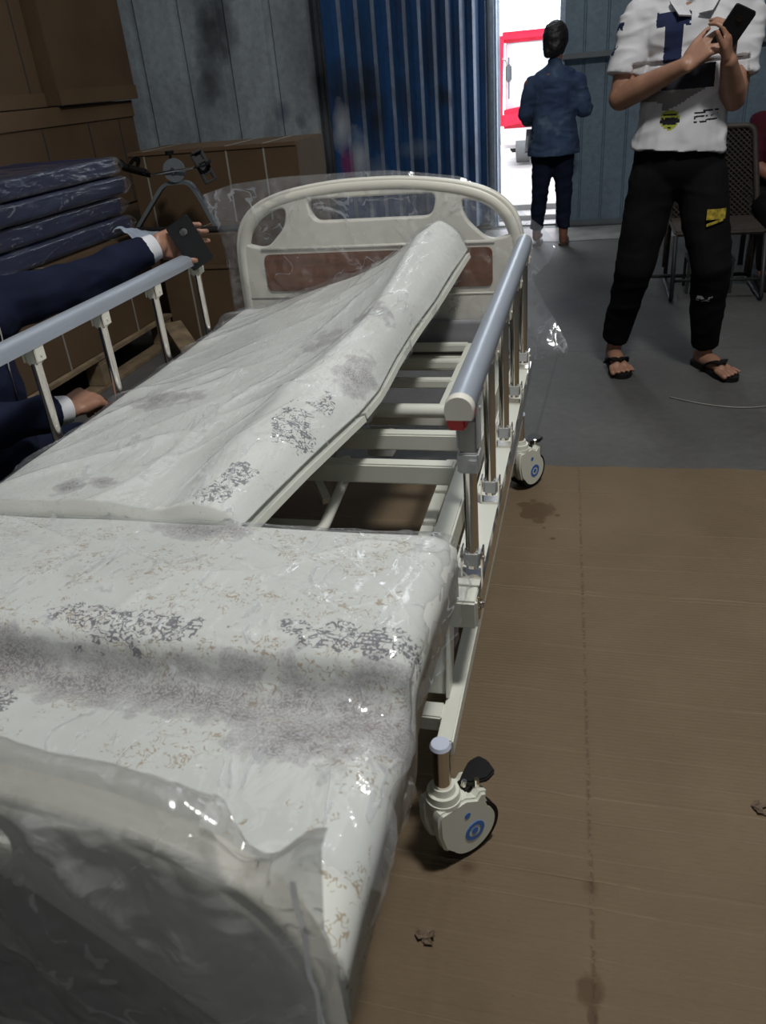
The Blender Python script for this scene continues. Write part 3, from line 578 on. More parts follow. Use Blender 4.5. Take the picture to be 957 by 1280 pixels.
# casters
def caster(x, y, ang, label=None):
    r = bpy.data.objects.new('caster', None); C.objects.link(r); r.matrix_world = Matrix.Translation((x, y, 0.005)); r.parent = bed; r.matrix_parent_inverse = bed.matrix_world.inverted()
    X = Matrix.Translation((x, y, 0.005)) @ Matrix.Rotation(ang, 4, 'Z') @ Matrix.Scale(0.93, 4)     # local +x is the trail direction, local -y the outer face
    def add(nm, bm, m, s='auto'):
        bmesh.ops.transform(bm, matrix=X, verts=bm.verts); bmesh.ops.recalc_face_normals(bm, faces=bm.faces); return fin(nm, bm, m, r, s)
    bm = B(); cyl(bm, (0, 0, 0.185), (0, 0, 0.280), 0.0165, seg=24); add('stem', bm, M['chrome'])
    bm = B(); cyl(bm, (0, 0, 0.280), (0, 0, 0.287), 0.0195, 0.0165, seg=24); add('stem_cap', bm, simple('stem_cap_plastic', (0.55, 0.6, 0.72), 0.35))
    bm = B(); cyl(bm, (0, 0, 0.172), (0, 0, 0.187), 0.024, 0.021, 28); cyl(bm, (0, 0, 0.158), (0, 0, 0.173), 0.032, 0.030, 28); cyl(bm, (0, 0, 0.148), (0, 0, 0.158), 0.0345, 0.034, 28); add('swivel_head', bm, M['wheel_white'])
    poly = []
    cx, cz, R_ = 0.040, 0.066, 0.058
    for k in range(0, 27): a = math.radians(-150 + k * 7.5); poly.append((cx + R_ * math.cos(a), cz + R_ * math.sin(a)))
    poly += [(0.075, 0.125), (0.078, 0.142), (0.062, 0.150), (0.052, 0.140), (0.028, 0.154), (-0.030, 0.152), (-0.036, 0.140), (-0.036, 0.095), (-0.026, 0.055)]
    for (ya, yb) in ((-0.034, -0.009), (0.009, 0.034)):
        bm = B(); prism(bm, poly, yb - ya, Matrix(((1, 0, 0, 0), (0, 0, 1, ya), (0, 1, 0, 0), (0, 0, 0, 1))))
        es = [e for e in bm.edges if abs(e.verts[0].co.y - e.verts[1].co.y) < 1e-6]
        bmesh.ops.bevel(bm, geom=es, offset=0.005, segments=3, affect='EDGES'); add('wheel_cover', bm, M['wheel_white'])
    bm = B(); box(bm, (-0.033, -0.028, 0.105), (0.045, 0.028, 0.150), 0.006); add('yoke', bm, M['wheel_white'])
    for q in (-0.031, 0.011):
        bm = B(); disc(bm, (cx + 0.003, q, 0.062), (0, 1, 0), 0.0615, 0.020, 40); add('wheel', bm, M['rubber'])
    bm = B()
    for r0, r1 in ((0.0225, 0.014), (0.0075, 0.0)):
        n = 32; rings = []
        for rr, yy in ((r0, -0.0335), (r0, -0.0352), (max(r1, 0.0001), -0.0352)):
            rings.append([bm.verts.new((cx + 0.004 + rr * math.cos(2 * math.pi * k / n), yy, 0.062 + rr * math.sin(2 * math.pi * k / n))) for k in range(n)])
        for a_, b_ in ((0, 1), (1, 2)):
            for k in range(n): bm.faces.new((rings[a_][k], rings[a_][(k + 1) % n], rings[b_][(k + 1) % n], rings[b_][k]))
    add('blue_ring', bm, M['blue_print'])['label'] = 'blue target ring printed on the wheel cover'
    bm = B(); disc(bm, (0.028, -0.0333, 0.113), (0, -1, 0), 0.0068, 0.0016, 20); add('blue_dot', bm, M['blue_print'])
    bm = B(); pl = [(0.040, 0.0), (0.055, -0.018), (0.085, -0.030), (0.108, -0.024), (0.114, 0.004), (0.108, 0.024), (0.085, 0.026), (0.062, 0.014)]
    prism(bm, pl, 0.012, Matrix.Translation((0.0, 0.004, 0.150)) @ Matrix.Rotation(-0.06, 4, 'Y'))
    bmesh.ops.bevel(bm, geom=[e for e in bm.edges], offset=0.003, segments=2, affect='EDGES'); box(bm, (0.04, -0.01, 0.138), (0.06, 0.012, 0.156), 0.002); add('brake_pedal', bm, M['black_plastic'])
    bm = B(); cyl(bm, (0.043, -0.005, 0.156), (0.046, -0.005, 0.168), 0.005, seg=12); cyl(bm, (0.066, -0.016, 0.145), (0.066, -0.016, 0.168), 0.005, seg=12); add('pedal_pin', bm, M['chrome'])
    return r
caster(0.460, -1.322, math.radians(47)); caster(0.470, 0.112, math.radians(56)); caster(-0.462, -1.335, math.radians(150)); caster(-0.470, 0.112, math.radians(60))

# head and foot boards
def board_outline(dz):
    half = [(0.0, 0.968), (0.10, 0.966), (0.20, 0.957), (0.30, 0.940), (0.38, 0.912), (0.435, 0.868), (0.463, 0.810), (0.472, 0.740), (0.474, 0.60), (0.474, 0.40)]
    # smooth by Catmull-Rom
    pts = half; out = []
    for i in range(len(pts) - 1):
        p0 = pts[max(i - 1, 0)]; p1 = pts[i]; p2 = pts[i + 1]; p3 = pts[min(i + 2, len(pts) - 1)]
        if i == 0: p0 = (-pts[1][0], pts[1][1])
        for k in range(5):
            t = k / 5
            out.append(tuple(0.5 * ((2 * p1[j]) + (-p0[j] + p2[j]) * t + (2 * p0[j] - 5 * p1[j] + 4 * p2[j] - p3[j]) * t * t + (-p0[j] + 3 * p1[j] - 3 * p2[j] + p3[j]) * t ** 3) for j in (0, 1)))
    out.append(pts[-1])
    return [(x, z + dz) for x, z in out]
def round_poly(pts, n=6, rad=0.03):
    m = len(pts); out = []
    for i in range(m):
        a, b, c = V((*pts[i - 1], 0)), V((*pts[i], 0)), V((*pts[(i + 1) % m], 0))
        u = (a - b); v = (c - b); r = min(rad, u.length * 0.48, v.length * 0.48); p = b + u.normalized() * r; q = b + v.normalized() * r
        for k in range(n + 1):
            t = k / n; w_ = (1 - t) ** 2 * p + 2 * t * (1 - t) * b + t * t * q; out.append((w_.x, w_.y))
    return out
def curve_plate(name, loops, y, thick, bev, mat, parent):
    cu = bpy.data.curves.new(name, 'CURVE'); cu.dimensions = '2D'; cu.fill_mode = 'BOTH'; cu.extrude = max(0.0005, thick / 2 - bev); cu.bevel_depth = bev; cu.bevel_resolution = 3; cu.offset = 0.0
    for lp in loops:
        sp = cu.splines.new('POLY'); sp.points.add(len(lp) - 1); sp.use_cyclic_u = True
        for k, (x, z) in enumerate(lp): sp.points[k].co = (x, z, 0, 1)
    o = bpy.data.objects.new(name, cu); C.objects.link(o)
    dg = bpy.context.evaluated_depsgraph_get(); me = bpy.data.meshes.new_from_object(o.evaluated_get(dg)); bpy.data.objects.remove(o)
    me.transform(Matrix(((1, 0, 0, 0), (0, 0, -1, y), (0, 1, 0, 0), (0, 0, 0, 1))))
    me.materials.clear(); me.materials.append(mat)
    for p_ in me.polygons: p_.use_smooth = True
    me.set_sharp_from_angle(angle=math.radians(16))
    r = bpy.data.objects.new(name, me); C.objects.link(r); r.parent = parent; r.matrix_parent_inverse = parent.matrix_world.inverted(); return r
def end_board(name, y, dz, face):
    e = bpy.data.objects.new(name, None); C.objects.link(e); e.matrix_world = Matrix.Translation((0, y, 0.4)); e.parent = bed; e.matrix_parent_inverse = bed.matrix_world.inverted()
    half = board_outline(dz); outer = half + [(-x, z) for x, z in half[::-1]][:-1]
    hole_c = round_poly([(-0.215, 0.922 + dz), (0.215, 0.922 + dz), (0.198, 0.842 + dz), (-0.198, 0.842 + dz)], rad=0.036)
    hr = round_poly([(0.272, 0.905 + dz), (0.385, 0.880 + dz), (0.438, 0.825 + dz), (0.438, 0.780 + dz), (0.36, 0.762 + dz), (0.282, 0.835 + dz)], rad=0.038)
    hl = [(-x, z) for x, z in hr]
    outer = [(x * 0.985, z - 0.006 if z > 0.45 else z) for x, z in outer]
    curve_plate('moulded_board', [outer, hole_c, hr, hl] if name == 'headboard' else [outer, hole_c], y, 0.034, 0.007, M['abs_white'], e)
    # raised rim following the top
    rim = [(x * 0.957, z - 0.021 if z > 0.6 + dz else z) for x, z in half if z > 0.42 + dz]; rim = [(-x, z) for x, z in rim[::-1]][:-1] + rim
    bm = B(); tube(bm, [(x, y, z) for x, z in rim], 0.022, 14); fin('grip_rim', bm, M['abs_white'], e, True)
    f = face
    if name == 'headboard':
        bm = B(); pp = round_poly([(-0.374, 0.753), (0.374, 0.753), (0.374, 0.634), (-0.374, 0.634)], rad=0.022)
        prism(bm, pp, 0.004, Matrix(((1, 0, 0, 0), (0, 0, 1, y - 0.021), (0, 1, 0, 0), (0, 0, 0, 1)))); fin('laminate_inlay', bm, M['laminate'], e)['label'] = 'brown wood-look inlay'
        bm = B(); pp = [(-0.40, 0.775), (0.40, 0.775), (0.40, 0.765), (-0.40, 0.765)]
        tube(bm, [(-0.38, y - 0.016, 0.768), (0.38, y - 0.016, 0.768)], 0.006, 8); tube(bm, [(-0.44, y - 0.016, 0.612), (0.44, y - 0.016, 0.612)], 0.004, 8); fin('moulded_ridge', bm, M['abs_white'], e, True)
    else:
        half2 = [(0.0, 0.70), (0.10, 0.69), (0.18, 0.655), (0.25, 0.585), (0.31, 0.525), (0.36, 0.47), (0.41, 0.42)]
        pp = [(-x, z) for x, z in half2[::-1]][:-1] + half2 + [(0.41, 0.405), (-0.41, 0.405)]
        bm = B(); prism(bm, pp, 0.005, Matrix(((1, 0, 0, 0), (0, 0, 1, y - 0.022), (0, 1, 0, 0), (0, 0, 0, 1)))); fin('laminate_inlay', bm, simple('dark_brown_laminate', (0.035, 0.018, 0.014), 0.45), e)['label'] = 'dark brown inlay'
    return e
end_board('headboard', 0.285, 0.0, -1)
end_board('footboard', -1.885, -0.205, -1)

# ---------------------------------------------------------------- mattress
mat_t = thing('folding_mattress', 'white mattress printed with beige squiggles and grey sketches, wrapped in clear plastic on the bed', 'mattress', (0, -0.8, 0.5))
# foot section
ZT = ([-1.87, -1.80, -1.66, -1.61, -1.565, -1.540, -1.525, -1.50, -1.40, -1.25, -1.19, -1.165], [0.560, 0.572, 0.573, 0.560, 0.546, 0.562, 0.603, 0.613, 0.610, 0.592, 0.588, 0.570])
def foot_top(x, y):
    z = interp(y, *ZT)
    e = max(0, abs(x) - 0.435) / 0.04
    z -= 0.022 * e * e
    return z + 0.004 * P((x * 5, y * 5, 0))
def closed_slab(bm, topf, botf, xs, ys):
    T = [[bm.verts.new(V((x, y, topf(x, y)))) for y in ys] for x in xs]; Bq = [[bm.verts.new(V((x, y, botf(x, y)))) for y in ys] for x in xs]
    nx, ny = len(xs), len(ys)
    for i in range(nx - 1):
        for j in range(ny - 1):
            bm.faces.new((T[i][j], T[i + 1][j], T[i + 1][j + 1], T[i][j + 1])); bm.faces.new((Bq[i][j], Bq[i][j + 1], Bq[i + 1][j + 1], Bq[i + 1][j]))
    for i in range(nx - 1):
        bm.faces.new((T[i][0], Bq[i][0], Bq[i + 1][0], T[i + 1][0])); bm.faces.new((T[i][-1], T[i + 1][-1], Bq[i + 1][-1], Bq[i][-1]))
    for j in range(ny - 1):
        bm.faces.new((T[0][j], T[0][j + 1], Bq[0][j + 1], Bq[0][j])); bm.faces.new((T[-1][j], Bq[-1][j], Bq[-1][j + 1], T[-1][j + 1]))
def lin(a, b, n): return [a + (b - a) * k / n for k in range(n + 1)]
xs = lin(-0.475, 0.475, 60); ys = lin(-1.865, -1.17, 110)
bm = B(); closed_slab(bm, foot_top, lambda x, y: foot_top(x, y) - 0.095, xs, ys); fin('foot_section', bm, M['mattress'], mat_t, True)
# back section: tilted up to the right, right edge climbs towards the headboard
YS = [-1.15, -0.95, -0.703, -0.608, -0.454, -0.30, -0.146, 0.10, 0.21]
L1 = [[-0.010, 0.603], [0.012, 0.632], [0.055, 0.672], [0.090, 0.690], [0.140, 0.720], [0.160, 0.750], [0.170, 0.778], [0.180, 0.828], [0.215, 0.842]]
L2 = [[0.092, 0.565], [0.133, 0.581], [0.196, 0.603], [0.216, 0.619], [0.224, 0.645], [0.243, 0.672], [0.268, 0.700], [0.296, 0.744], [0.306, 0.758]]
def back_sec(y, t):
    """cross-section curve, t 0..1 from left edge over the crest to the lower right edge"""
    a = interp(y, YS, L1); b = interp(y, YS, L2); lx, lz = -0.462, 0.588
    y2 = (y + 1.15) / 1.36
    pts = [(lx, lz - 0.02), (lx + 0.012, lz), (lx + 0.10, lz + 0.010), (-0.20, lz + 0.015 + 0.045 * y2), ((a[0] - 0.20) / 2, (a[1] + lz) / 2 - 0.004 + 0.0 * y2), (a[0] - 0.05, a[1] - 0.014 - 0.03 * y2), (a[0], a[1]), (a[0] + (b[0] - a[0]) * 0.38, a[1] + (b[1] - a[1]) * 0.22 + 0.008),
           (a[0] + (b[0] - a[0]) * 0.75, a[1] + (b[1] - a[1]) * 0.55 + 0.006), (b[0], b[1])]
    s = t * (len(pts) - 1); i = min(int(s), len(pts) - 2); f = s - i
    p0 = pts[max(i - 1, 0)]; p1 = pts[i]; p2 = pts[i + 1]; p3 = pts[min(i + 2, len(pts) - 1)]
    return tuple(0.5 * ((2 * p1[j]) + (-p0[j] + p2[j]) * f + (2 * p0[j] - 5 * p1[j] + 4 * p2[j] - p3[j]) * f * f + (-p0[j] + 3 * p1[j] - 3 * p2[j] + p3[j]) * f ** 3) for j in (0, 1))
def under(y, t, th=0.085):
    x, z = back_sec(y, t); b = interp(y, YS, L2)
    return (min(x, b[0] - 0.03 * (t)), z - th * (1 - t ** 8))
bm = B(); ny, ntt = 110, 72
T = []; U = []
for j in range(ny + 1):
    y = -1.155 + (0.215 + 1.155) * j / ny; rowT = []; rowU = []
    for i in range(ntt + 1):
        t = i / ntt; x, z = back_sec(y, t); dn = 0.005 * P((x * 6, y * 6, z * 6))
        rowT.append(bm.verts.new(V((x, y, z + dn)))); xu, zu = under(y, t)
        rowU.append(bm.verts.new(V((xu, y, max(zu, 0.478) if t < 0.4 else zu))))
    T.append(rowT); U.append(rowU)
for j in range(ny):
    for i in range(ntt):
        bm.faces.new((T[j][i], T[j][i + 1], T[j + 1][i + 1], T[j + 1][i])); bm.faces.new((U[j][i], U[j + 1][i], U[j + 1][i + 1], U[j][i + 1]))
    bm.faces.new((T[j][0], T[j + 1][0], U[j + 1][0], U[j][0])); bm.faces.new((T[j][-1], U[j][-1], U[j + 1][-1], T[j + 1][-1]))
for i in range(ntt):
    bm.faces.new((T[0][i], U[0][i], U[0][i + 1], T[0][i + 1])); bm.faces.new((T[-1][i], T[-1][i + 1], U[-1][i + 1], U[-1][i]))
bmesh.ops.recalc_face_normals(bm, faces=bm.faces); fin('back_section', bm, M['mattress'], mat_t, True)
# tilting platform boards under it (part of the bed)
for ya, yb, ex, nm in ((-1.17, -0.712, 0.012, 'platform_board'), (-0.70, 0.20, 0.008, 'platform_board')):
    bm = B(); rows = []
    for j in range(13):
        y = ya + (yb - ya) * j / 12; row = []; b = interp(y, YS, L2)
        for x, z in ((-0.43, 0.478), (0.0 + (b[0] - 0.15) * 0.5, 0.478 + (b[1] - 0.54) * 0.45), (b[0] - 0.055, b[1] - 0.028), (b[0] + ex, b[1] - 0.006)): row.append((V((x, y, z)), V((x + 0.003, y, z - 0.014))))
        rows.append([(bm.verts.new(p_), bm.verts.new(q_)) for p_, q_ in row])
    for j in range(12):
        for i in range(3):
            a, b2, c, d = rows[j][i], rows[j][i + 1], rows[j + 1][i + 1], rows[j + 1][i]
            bm.faces.new((a[0], b2[0], c[0], d[0])); bm.faces.new((a[1], d[1], c[1], b2[1]))
        bm.faces.new((rows[j][-1][0], rows[j][-1][1], rows[j + 1][-1][1], rows[j + 1][-1][0])); bm.faces.new((rows[j][0][0], rows[j + 1][0][0], rows[j + 1][0][1], rows[j][0][1]))
    for rr in (rows[0], rows[-1]):
        for i in range(3): bm.faces.new((rr[i][0], rr[i][1], rr[i + 1][1], rr[i + 1][0]))
    bmesh.ops.recalc_face_normals(bm, faces=bm.faces); fin(nm, bm, W, bed)
# clear film over the foot section
def film_foot(u, v):
    # u across from left hem over the top to the right hem, v along
    y = -1.80 + v * 0.665; s = -0.56 + u * 1.12
    top_y = min(y, -1.172)
    wr = 0.009 * ridged((s * 3.5 + y * 4, y * 1.2 - s * 1.5, 2), 1.3) ** 7 + 0.003 * P((s * 9, y * 7, 1)) + 0.004 * ridged((s * 6 + y * 8, y * 2 - s * 2, 5), 1) ** 10 + 0.003 * max(0, P((s * 5, y * 5, 9))) * P((s * 34, y * 30, 1))
    hem = 0.085 + 0.03 * P((y * 6, 3, s)) + 0.02 * P((y * 20, 3, s))
    ax = abs(s); sg = 1 if s > 0 else -1
    if ax < 0.47:
        x = s; z = foot_top(s, top_y) + 0.005 + wr
    else:
        k = (ax - 0.47) / 0.09; x = sg * (0.477 + 0.013 * math.sin(k * 2.6 + y * 6) + 0.014 * P((y * 14, k * 2, 4)) + 0.006 * P((y * 40, k * 5, 4)) + 0.006)
        z = foot_top(sg * 0.47, top_y) + 0.002 - k * hem
    if y > -1.17:
        k = (y + 1.17) / 0.035; z -= 0.035 * k * k + 0.01 * P((s * 12, 0, 6)) * k; y += 0.008 * P((s * 16, 1, 1))
    return V((x, y, z))
bm = B(); grid(bm, film_foot, 240, 150); fin('foot_wrap', bm, M['film'], mat_t, True)['label'] = 'clear creased plastic wrap'
def film_back(u, v):
    y = -1.16 + v * 1.40; t = -0.03 + u * 1.06
    tc = min(max(t, 0), 1); x, z = back_sec(min(y, 0.215), tc); x2, z2 = back_sec(min(y, 0.215), min(tc + 0.01, 1)); x1, z1 = back_sec(min(y, 0.215), max(tc - 0.01, 0))
    n = V((-(z2 - z1), 0, x2 - x1)).normalized()
    wr = 0.005 + 0.010 * ridged((x * 3 - y * 2.4, y * 0.9 + x * 1.6, 7), 1.4) ** 7 + 0.003 * P((x * 8, y * 6, 3)) + 0.005 * ridged((x * 7 - y * 5, y * 2, z * 3), 1.2) ** 10 + 0.003 * max(0, P((x * 5, y * 4, 9))) * P((x * 30, y * 30, 3))
    if y > -0.1 and t < 0.5: wr += 0.018 * max(0, P((x * 9, y * 7, 2))) 
    p_ = V((x, y, z)) + n * wr
    if t < 0: p_ += V((-0.03, 0, -0.02)) * (-t / 0.03) + V((0.012 * P((0, y * 12, 1)), 0, 0.02 * P((0, y * 8, 5))))
    if t > 1: p_ += V((0.004, 0, -0.03 - 0.015 * P((1, y * 14, 2)))) * ((t - 1) / 0.03)
    if y > 0.215: p_.z -= (y - 0.215) * 1.8
    return p_
bm = B(); grid(bm, film_back, 150, 230); fin('back_wrap', bm, M['film'], mat_t, True)['label'] = 'clear creased plastic wrap'

# ---------------------------------------------------------------- plastic bags over the boards
bag = thing('headboard_plastic_bag', 'loose clear plastic bag pulled over the headboard, flaring at its corners', 'plastic bag', (0, 0.3, 0.4))
def bagf(side):
    def f(u, v):
        top = interp(u, [0, 0.1, 0.25, 0.42, 0.6, 0.8, 0.9, 0.96, 1], [0.948, 0.972, 0.984, 0.985, 0.985, 0.955, 0.91, 0.86, 0.80]); z = 0.40 + (top - 0.40) * v
        xl = interp(z, [0.40, 0.55, 0.66, 0.80, 0.90, 0.96], [-0.49, -0.515, -0.515, -0.525, -0.54, -0.555]); xr = interp(z, [0.40, 0.44, 0.53, 0.635, 0.655, 0.70, 0.745, 0.80, 0.87], [0.60, 0.612, 0.555, 0.500, 0.500, 0.545, 0.566, 0.52, 0.485])
        x = xl + (xr - xl) * u; e = min(1, (min(u, 1 - u)) * 14) * (1 - v ** 12)
        y = 0.285 + side * (0.004 + 0.028 * e) + 0.010 * P((x * 7, side, z * 7)) + 0.006 * ridged((x * 11 + z * 8, side * 3, z * 5), 1.3) + 0.004 * P((x * 40, 0, z * 40))
        if x > 0.48: y += 0.03 * (x - 0.48) / 0.1 * math.sin(z * 26)
        if x < -0.48: y += 0.03 * (-x - 0.48) / 0.1 * math.sin(z * 19)
        return V((x, y, z))
    return f
for s, nm in ((-1, 'front_film'), (1, 'rear_film')):
    bm = B(); grid(bm, bagf(s), 150, 80); fin(nm, bm, M['film_head'], bag, True)
bag2 = thing('footboard_plastic_bag', 'milky plastic bag over the footboard with a sealed seam at its right corner', 'plastic bag', (0, -1.9, 0.4))
FT = ([-0.56, -0.5, -0.45, -0.3, 0, 0.2, 0.30, 0.38, 0.43, 0.46, 0.49, 0.515], [0.60, 0.70, 0.72, 0.77, 0.79, 0.782, 0.770, 0.752, 0.728, 0.742, 0.772, 0.78])
def bagfoot(u, v):
    x = -0.505 + u * 1.007; zt = interp(x, *FT); k = v
    sg = 0.013 * ridged((x * 7 + k * 3, k * 2.6, 4), 1.2) + 0.010 * P((x * 12, k * 5, 0)) + 0.003 * P((x * 45, k * 22, 0))
    e = min(1, (0.52 - abs(x)) * 16)
    if k < 0.72:                                   # outer face, from hem up to the top
        t = k / 0.72; z = 0.33 + (zt - 0.33) * t; y = -1.925 - 0.020 * e - sg + 0.022 * t ** 6 * e
    else:                                          # over the top and down on to the mattress
        t = (k - 0.72) / 0.28 * (lambda q: q * q * (3 - 2 * q))(min(1, max(0.0, (0.46 - x) / 0.17))) * min(1, max(0.0, (0.46 + x) / 0.06)); a = t * math.pi * 0.5
        zl = 0.592 + 0.0 * x
        z = zt + (0.012 * math.sin(min(1, t * 3) * math.pi)) * e - (zt - zl) * (max(0, t - 0.25) / 0.75) ** 1.4
        y = -1.915 + 0.085 * math.sin(a) * (0.3 + 0.7 * e) + sg * 0.5
    return V((x, y, z))
bm = B(); grid(bm, bagfoot, 190, 120); fin('bag_film', bm, M['film_thick'], bag2, True)
bm = B(); grid(bm, lambda u, v: V((0.484 + 0.005 * u, -1.945 + 0.006 * P((u, v * 9, 0)), 0.40 + v * 0.365)), 2, 30); fin('sealed_seam', bm, M['film_seam'], bag2, True)['label'] = 'straight whitish heat-sealed seam'

# ---------------------------------------------------------------- cartons, pallet, blue mattresses on the left
def carton(x0, y0, z0, x1, y1, z1, label, face='x', straps=(), sm='strap_white', grp=None, flap=None):
    t = thing('carton', label, 'box', ((x0 + x1) / 2, (y0 + y1) / 2, z0), grp)
    bm = B(); box(bm, (x0, y0, z0), (x1, y1, z1), 0.004); fin('box_body', bm, M['carton'], t)
    for s in straps:
        bm = B()
        if face == 'x': box(bm, (x1 - 0.001, s - 0.005, z0), (x1 + 0.002, s + 0.005, z1 + 0.002)); box(bm, (x0, s - 0.005, z1 - 0.001), (x1 + 0.001, s + 0.005, z1 + 0.002))
        else: box(bm, (s - 0.005, y0 - 0.002, z0), (s + 0.005, y0 + 0.001, z1 + 0.002)); box(bm, (s - 0.005, y0, z1 - 0.001), (s + 0.005, y1, z1 + 0.002))
        fin('strap', bm, M[sm], t)
    if flap:
        bm = B()
        if face == 'x': box(bm, (x1, y0, flap[0]), (x1 + 0.008, y1 + 0.005, flap[1]), 0.002)
        else: box(bm, (x0, y0 - 0.008, flap[0]), (x1, y0, flap[1]), 0.002)
        fin('lid_flap', bm, M['carton_edge'], t)
    return t
carton(-2.95, 0.9, 0.63, -2.30, 3.08, 1.225, 'long brown carton under the two tall cartons, beside the grey wall', straps=(2.05, 2.52, 2.88), sm='strap_dark', flap=(1.13, 1.225))
carton(-2.95, 0.9, 0.0, -2.30, 3.05, 0.62, 'lowest brown carton behind the plastic-wrapped blue mattresses')
carton(-2.95, 1.0, 1.23, -2.32, 2.17, 2.15, 'tall brown carton at the top left corner of the picture', straps=(2.06,), sm='strap_dark', flap=(1.23, 1.30))
carton(-2.95, 2.24, 1.23, -2.27, 3.12, 2.15, 'tall brown carton atop the stack, next to the grey wall', flap=(1.23, 1.31))
carton(-1.90, 2.2, 0.0, -0.89, 2.7, 0.965, 'brown carton with white straps behind the pedal exerciser', 'y', straps=(-1.80, -1.30, -1.08), flap=(0.945, 0.965))
carton(-1.60, 1.78, 0.0, -1.02, 2.18, 0.575, 'brown carton carrying the pedal exerciser, left of the headboard', 'y', straps=(-1.44,), flap=(0.40, 0.42))
carton(-2.25, 0.35, 0.165, -1.62, 1.72, 0.625, 'long strapped brown carton lying on the wooden pallet', straps=(0.82, 1.45), flap=(0.59, 0.625))
pal = thing('wooden_pallet', 'pale wooden pallet on the floor under the long strapped carton', 'pallet', (-1.9, 1.0, 0))
for x in (-1.64, -1.90, -2.16):
    bm = B(); box(bm, (x - 0.045, 0.3, 0.145), (x + 0.045, 1.78, 0.165), 0.002); fin('deck_board', bm, M['pallet'], pal)
for y in (0.38, 1.05, 1.72):
    bm = B(); box(bm, (-2.2, y - 0.045, 0.125), (-1.60, y + 0.045, 0.145), 0.002); fin('cross_board', bm, M['pallet'], pal)
    for x in (-1.64, -1.90, -2.16):
        bm = B(); box(bm, (x - 0.045, y - 0.045, 0.02), (x + 0.045, y + 0.045, 0.125), 0.003); fin('block', bm, M['pallet'], pal)
for x in (-1.64, -2.16):
    bm = B(); box(bm, (x - 0.045, 0.3, 0.0), (x + 0.045, 1.78, 0.02), 0.002); fin('bottom_board', bm, M['pallet'], pal)
bm = B(); box(bm, (-0.05, -0.30, -0.01), (0.05, 0.30, 0.01), 0.002, Matrix.Translation((-1.34, 1.42, 0.085)) @ Matrix.Rotation(0.7, 4, 'Z') @ Matrix.Rotation(0.2, 4, 'X')); tag(fin('loose_plank', bm, M['pallet']), 'short loose plank leaning at the end of the wooden pallet', 'plank')
for k, (lab) in enumerate(('bottom of the four plastic-wrapped blue mattresses, lying on the strapped carton', 'second from bottom of the four plastic-wrapped blue mattresses', 'third from bottom of the four plastic-wrapped blue mattresses', 'topmost of the four plastic-wrapped blue mattresses stacked beside the cartons')):
    t = thing('blue_mattress', lab, 'mattress', (-1.95, 0.9, 0.63 + k * 0.091), 'plastic-wrapped blue mattresses in a stack'); z0 = 0.630 + k * 0.091
    x1 = -1.64 - 0.015 * (k % 2); ye = 1.62 + (0.02, 0.0, 0.05, 0.03)[k]
    bm = B(); box(bm, (-2.24, 0.1, z0 + 0.004), (x1, ye, z0 + 0.086), 0.014); fin('pad', bm, M['blue_mattress'], t, 'auto')
    bm = B(); pr = [(-2.245, 0.0), (x1 - 0.01, 0.003), (x1 + 0.006, 0.008), (x1 + 0.008, 0.045), (x1 + 0.006, 0.080), (x1 - 0.01, 0.086), (-2.245, 0.086)]
    def fw_(u, v, pr=pr, z0=z0, ye=ye, k=k):
        s = v * (len(pr) - 1); i = min(int(s), len(pr) - 2); f = s - i; x = pr[i][0] + (pr[i + 1][0] - pr[i][0]) * f; z = pr[i][1] + (pr[i + 1][1] - pr[i][1]) * f
        y = 0.08 + u * (ye - 0.08 + 0.085); pinch = max(0, (y - ye) / 0.085); z = z * (1 - pinch * 0.85) + 0.04 * pinch * 0.9
        return V((x + 0.004 * P((y * 9, z * 50, k)) + 0.003 * ridged((y * 14, z * 60, k), 1) - 0.02 * pinch, y + 0.01 * P((z * 30, k, 1)) * pinch, z0 + z + 0.003 * P((y * 12, x * 12, k))))
    grid(bm, fw_, 120, 30); fin('wrap', bm, M['film_dark'], t, True)['label'] = 'clear plastic wrap pinched at the end'
# pale cloth on the carton
bm = B(); grid(bm, lambda u, v: V((-1.60 + u * 0.16 + 0.02 * P((u * 3, v * 3, 1)), 1.38 + v * 0.52, 0.675 - 0.10 * v + 0.03 * math.sin(u * 5 + v * 3) * (1 - v) + 0.018 * P((u * 6, v * 8, 2)) - 0.05 * u)), 30, 40)
o = fin('pale_cloth', bm, M['blue_cloth'], smooth=True); o.modifiers.new('s', 'SOLIDIFY').thickness = 0.004; tag(o, 'crumpled pale blue-white cloth between the blue mattresses and the pedal exerciser', 'cloth')

# pedal exerciser
pe = thing('pedal_exerciser', 'grey pedal exerciser with an arched tube frame and black pedals, standing on a carton', 'exerciser', (-1.5, 1.9, 0.6))
bm = B(); tube(bm, arc([(-1.745, 1.88, 0.610), (-1.61, 1.89, 0.755), (-1.545, 1.90, 0.825), (-1.40, 1.90, 0.828), (-1.355, 1.90, 0.75), (-1.275, 1.88, 0.585)], 0.06, 8), 0.0, sq=(0.036, 0.018)); fin('arched_frame', bm, M['grey_iron'], pe)
bm = B(); tube(bm, [(-1.78, 1.87, 0.605), (-1.50, 1.83, 0.600)], 0.014, 12); tube(bm, [(-1.35, 1.85, 0.59), (-1.14, 1.85, 0.59)], 0.017, 12); fin('foot_tube', bm, M['dark_iron'], pe, 'auto')
bm = B(); disc(bm, (-1.465, 1.885, 0.888), (0.25, -1, 0.0), 0.058, 0.012, 36); fin('flywheel_plate', bm, M['grey_iron'], pe, 'auto')
bm = B(); cyl(bm, (-1.465, 1.86, 0.888), (-1.465, 1.90, 0.888), 0.016); tube(bm, [(-1.58, 1.84, 0.875), (-1.465, 1.86, 0.888), (-1.40, 1.86, 0.89), (-1.30, 1.84, 0.905)], 0.007, 10); fin('crank', bm, M['chrome'], pe, 'auto')
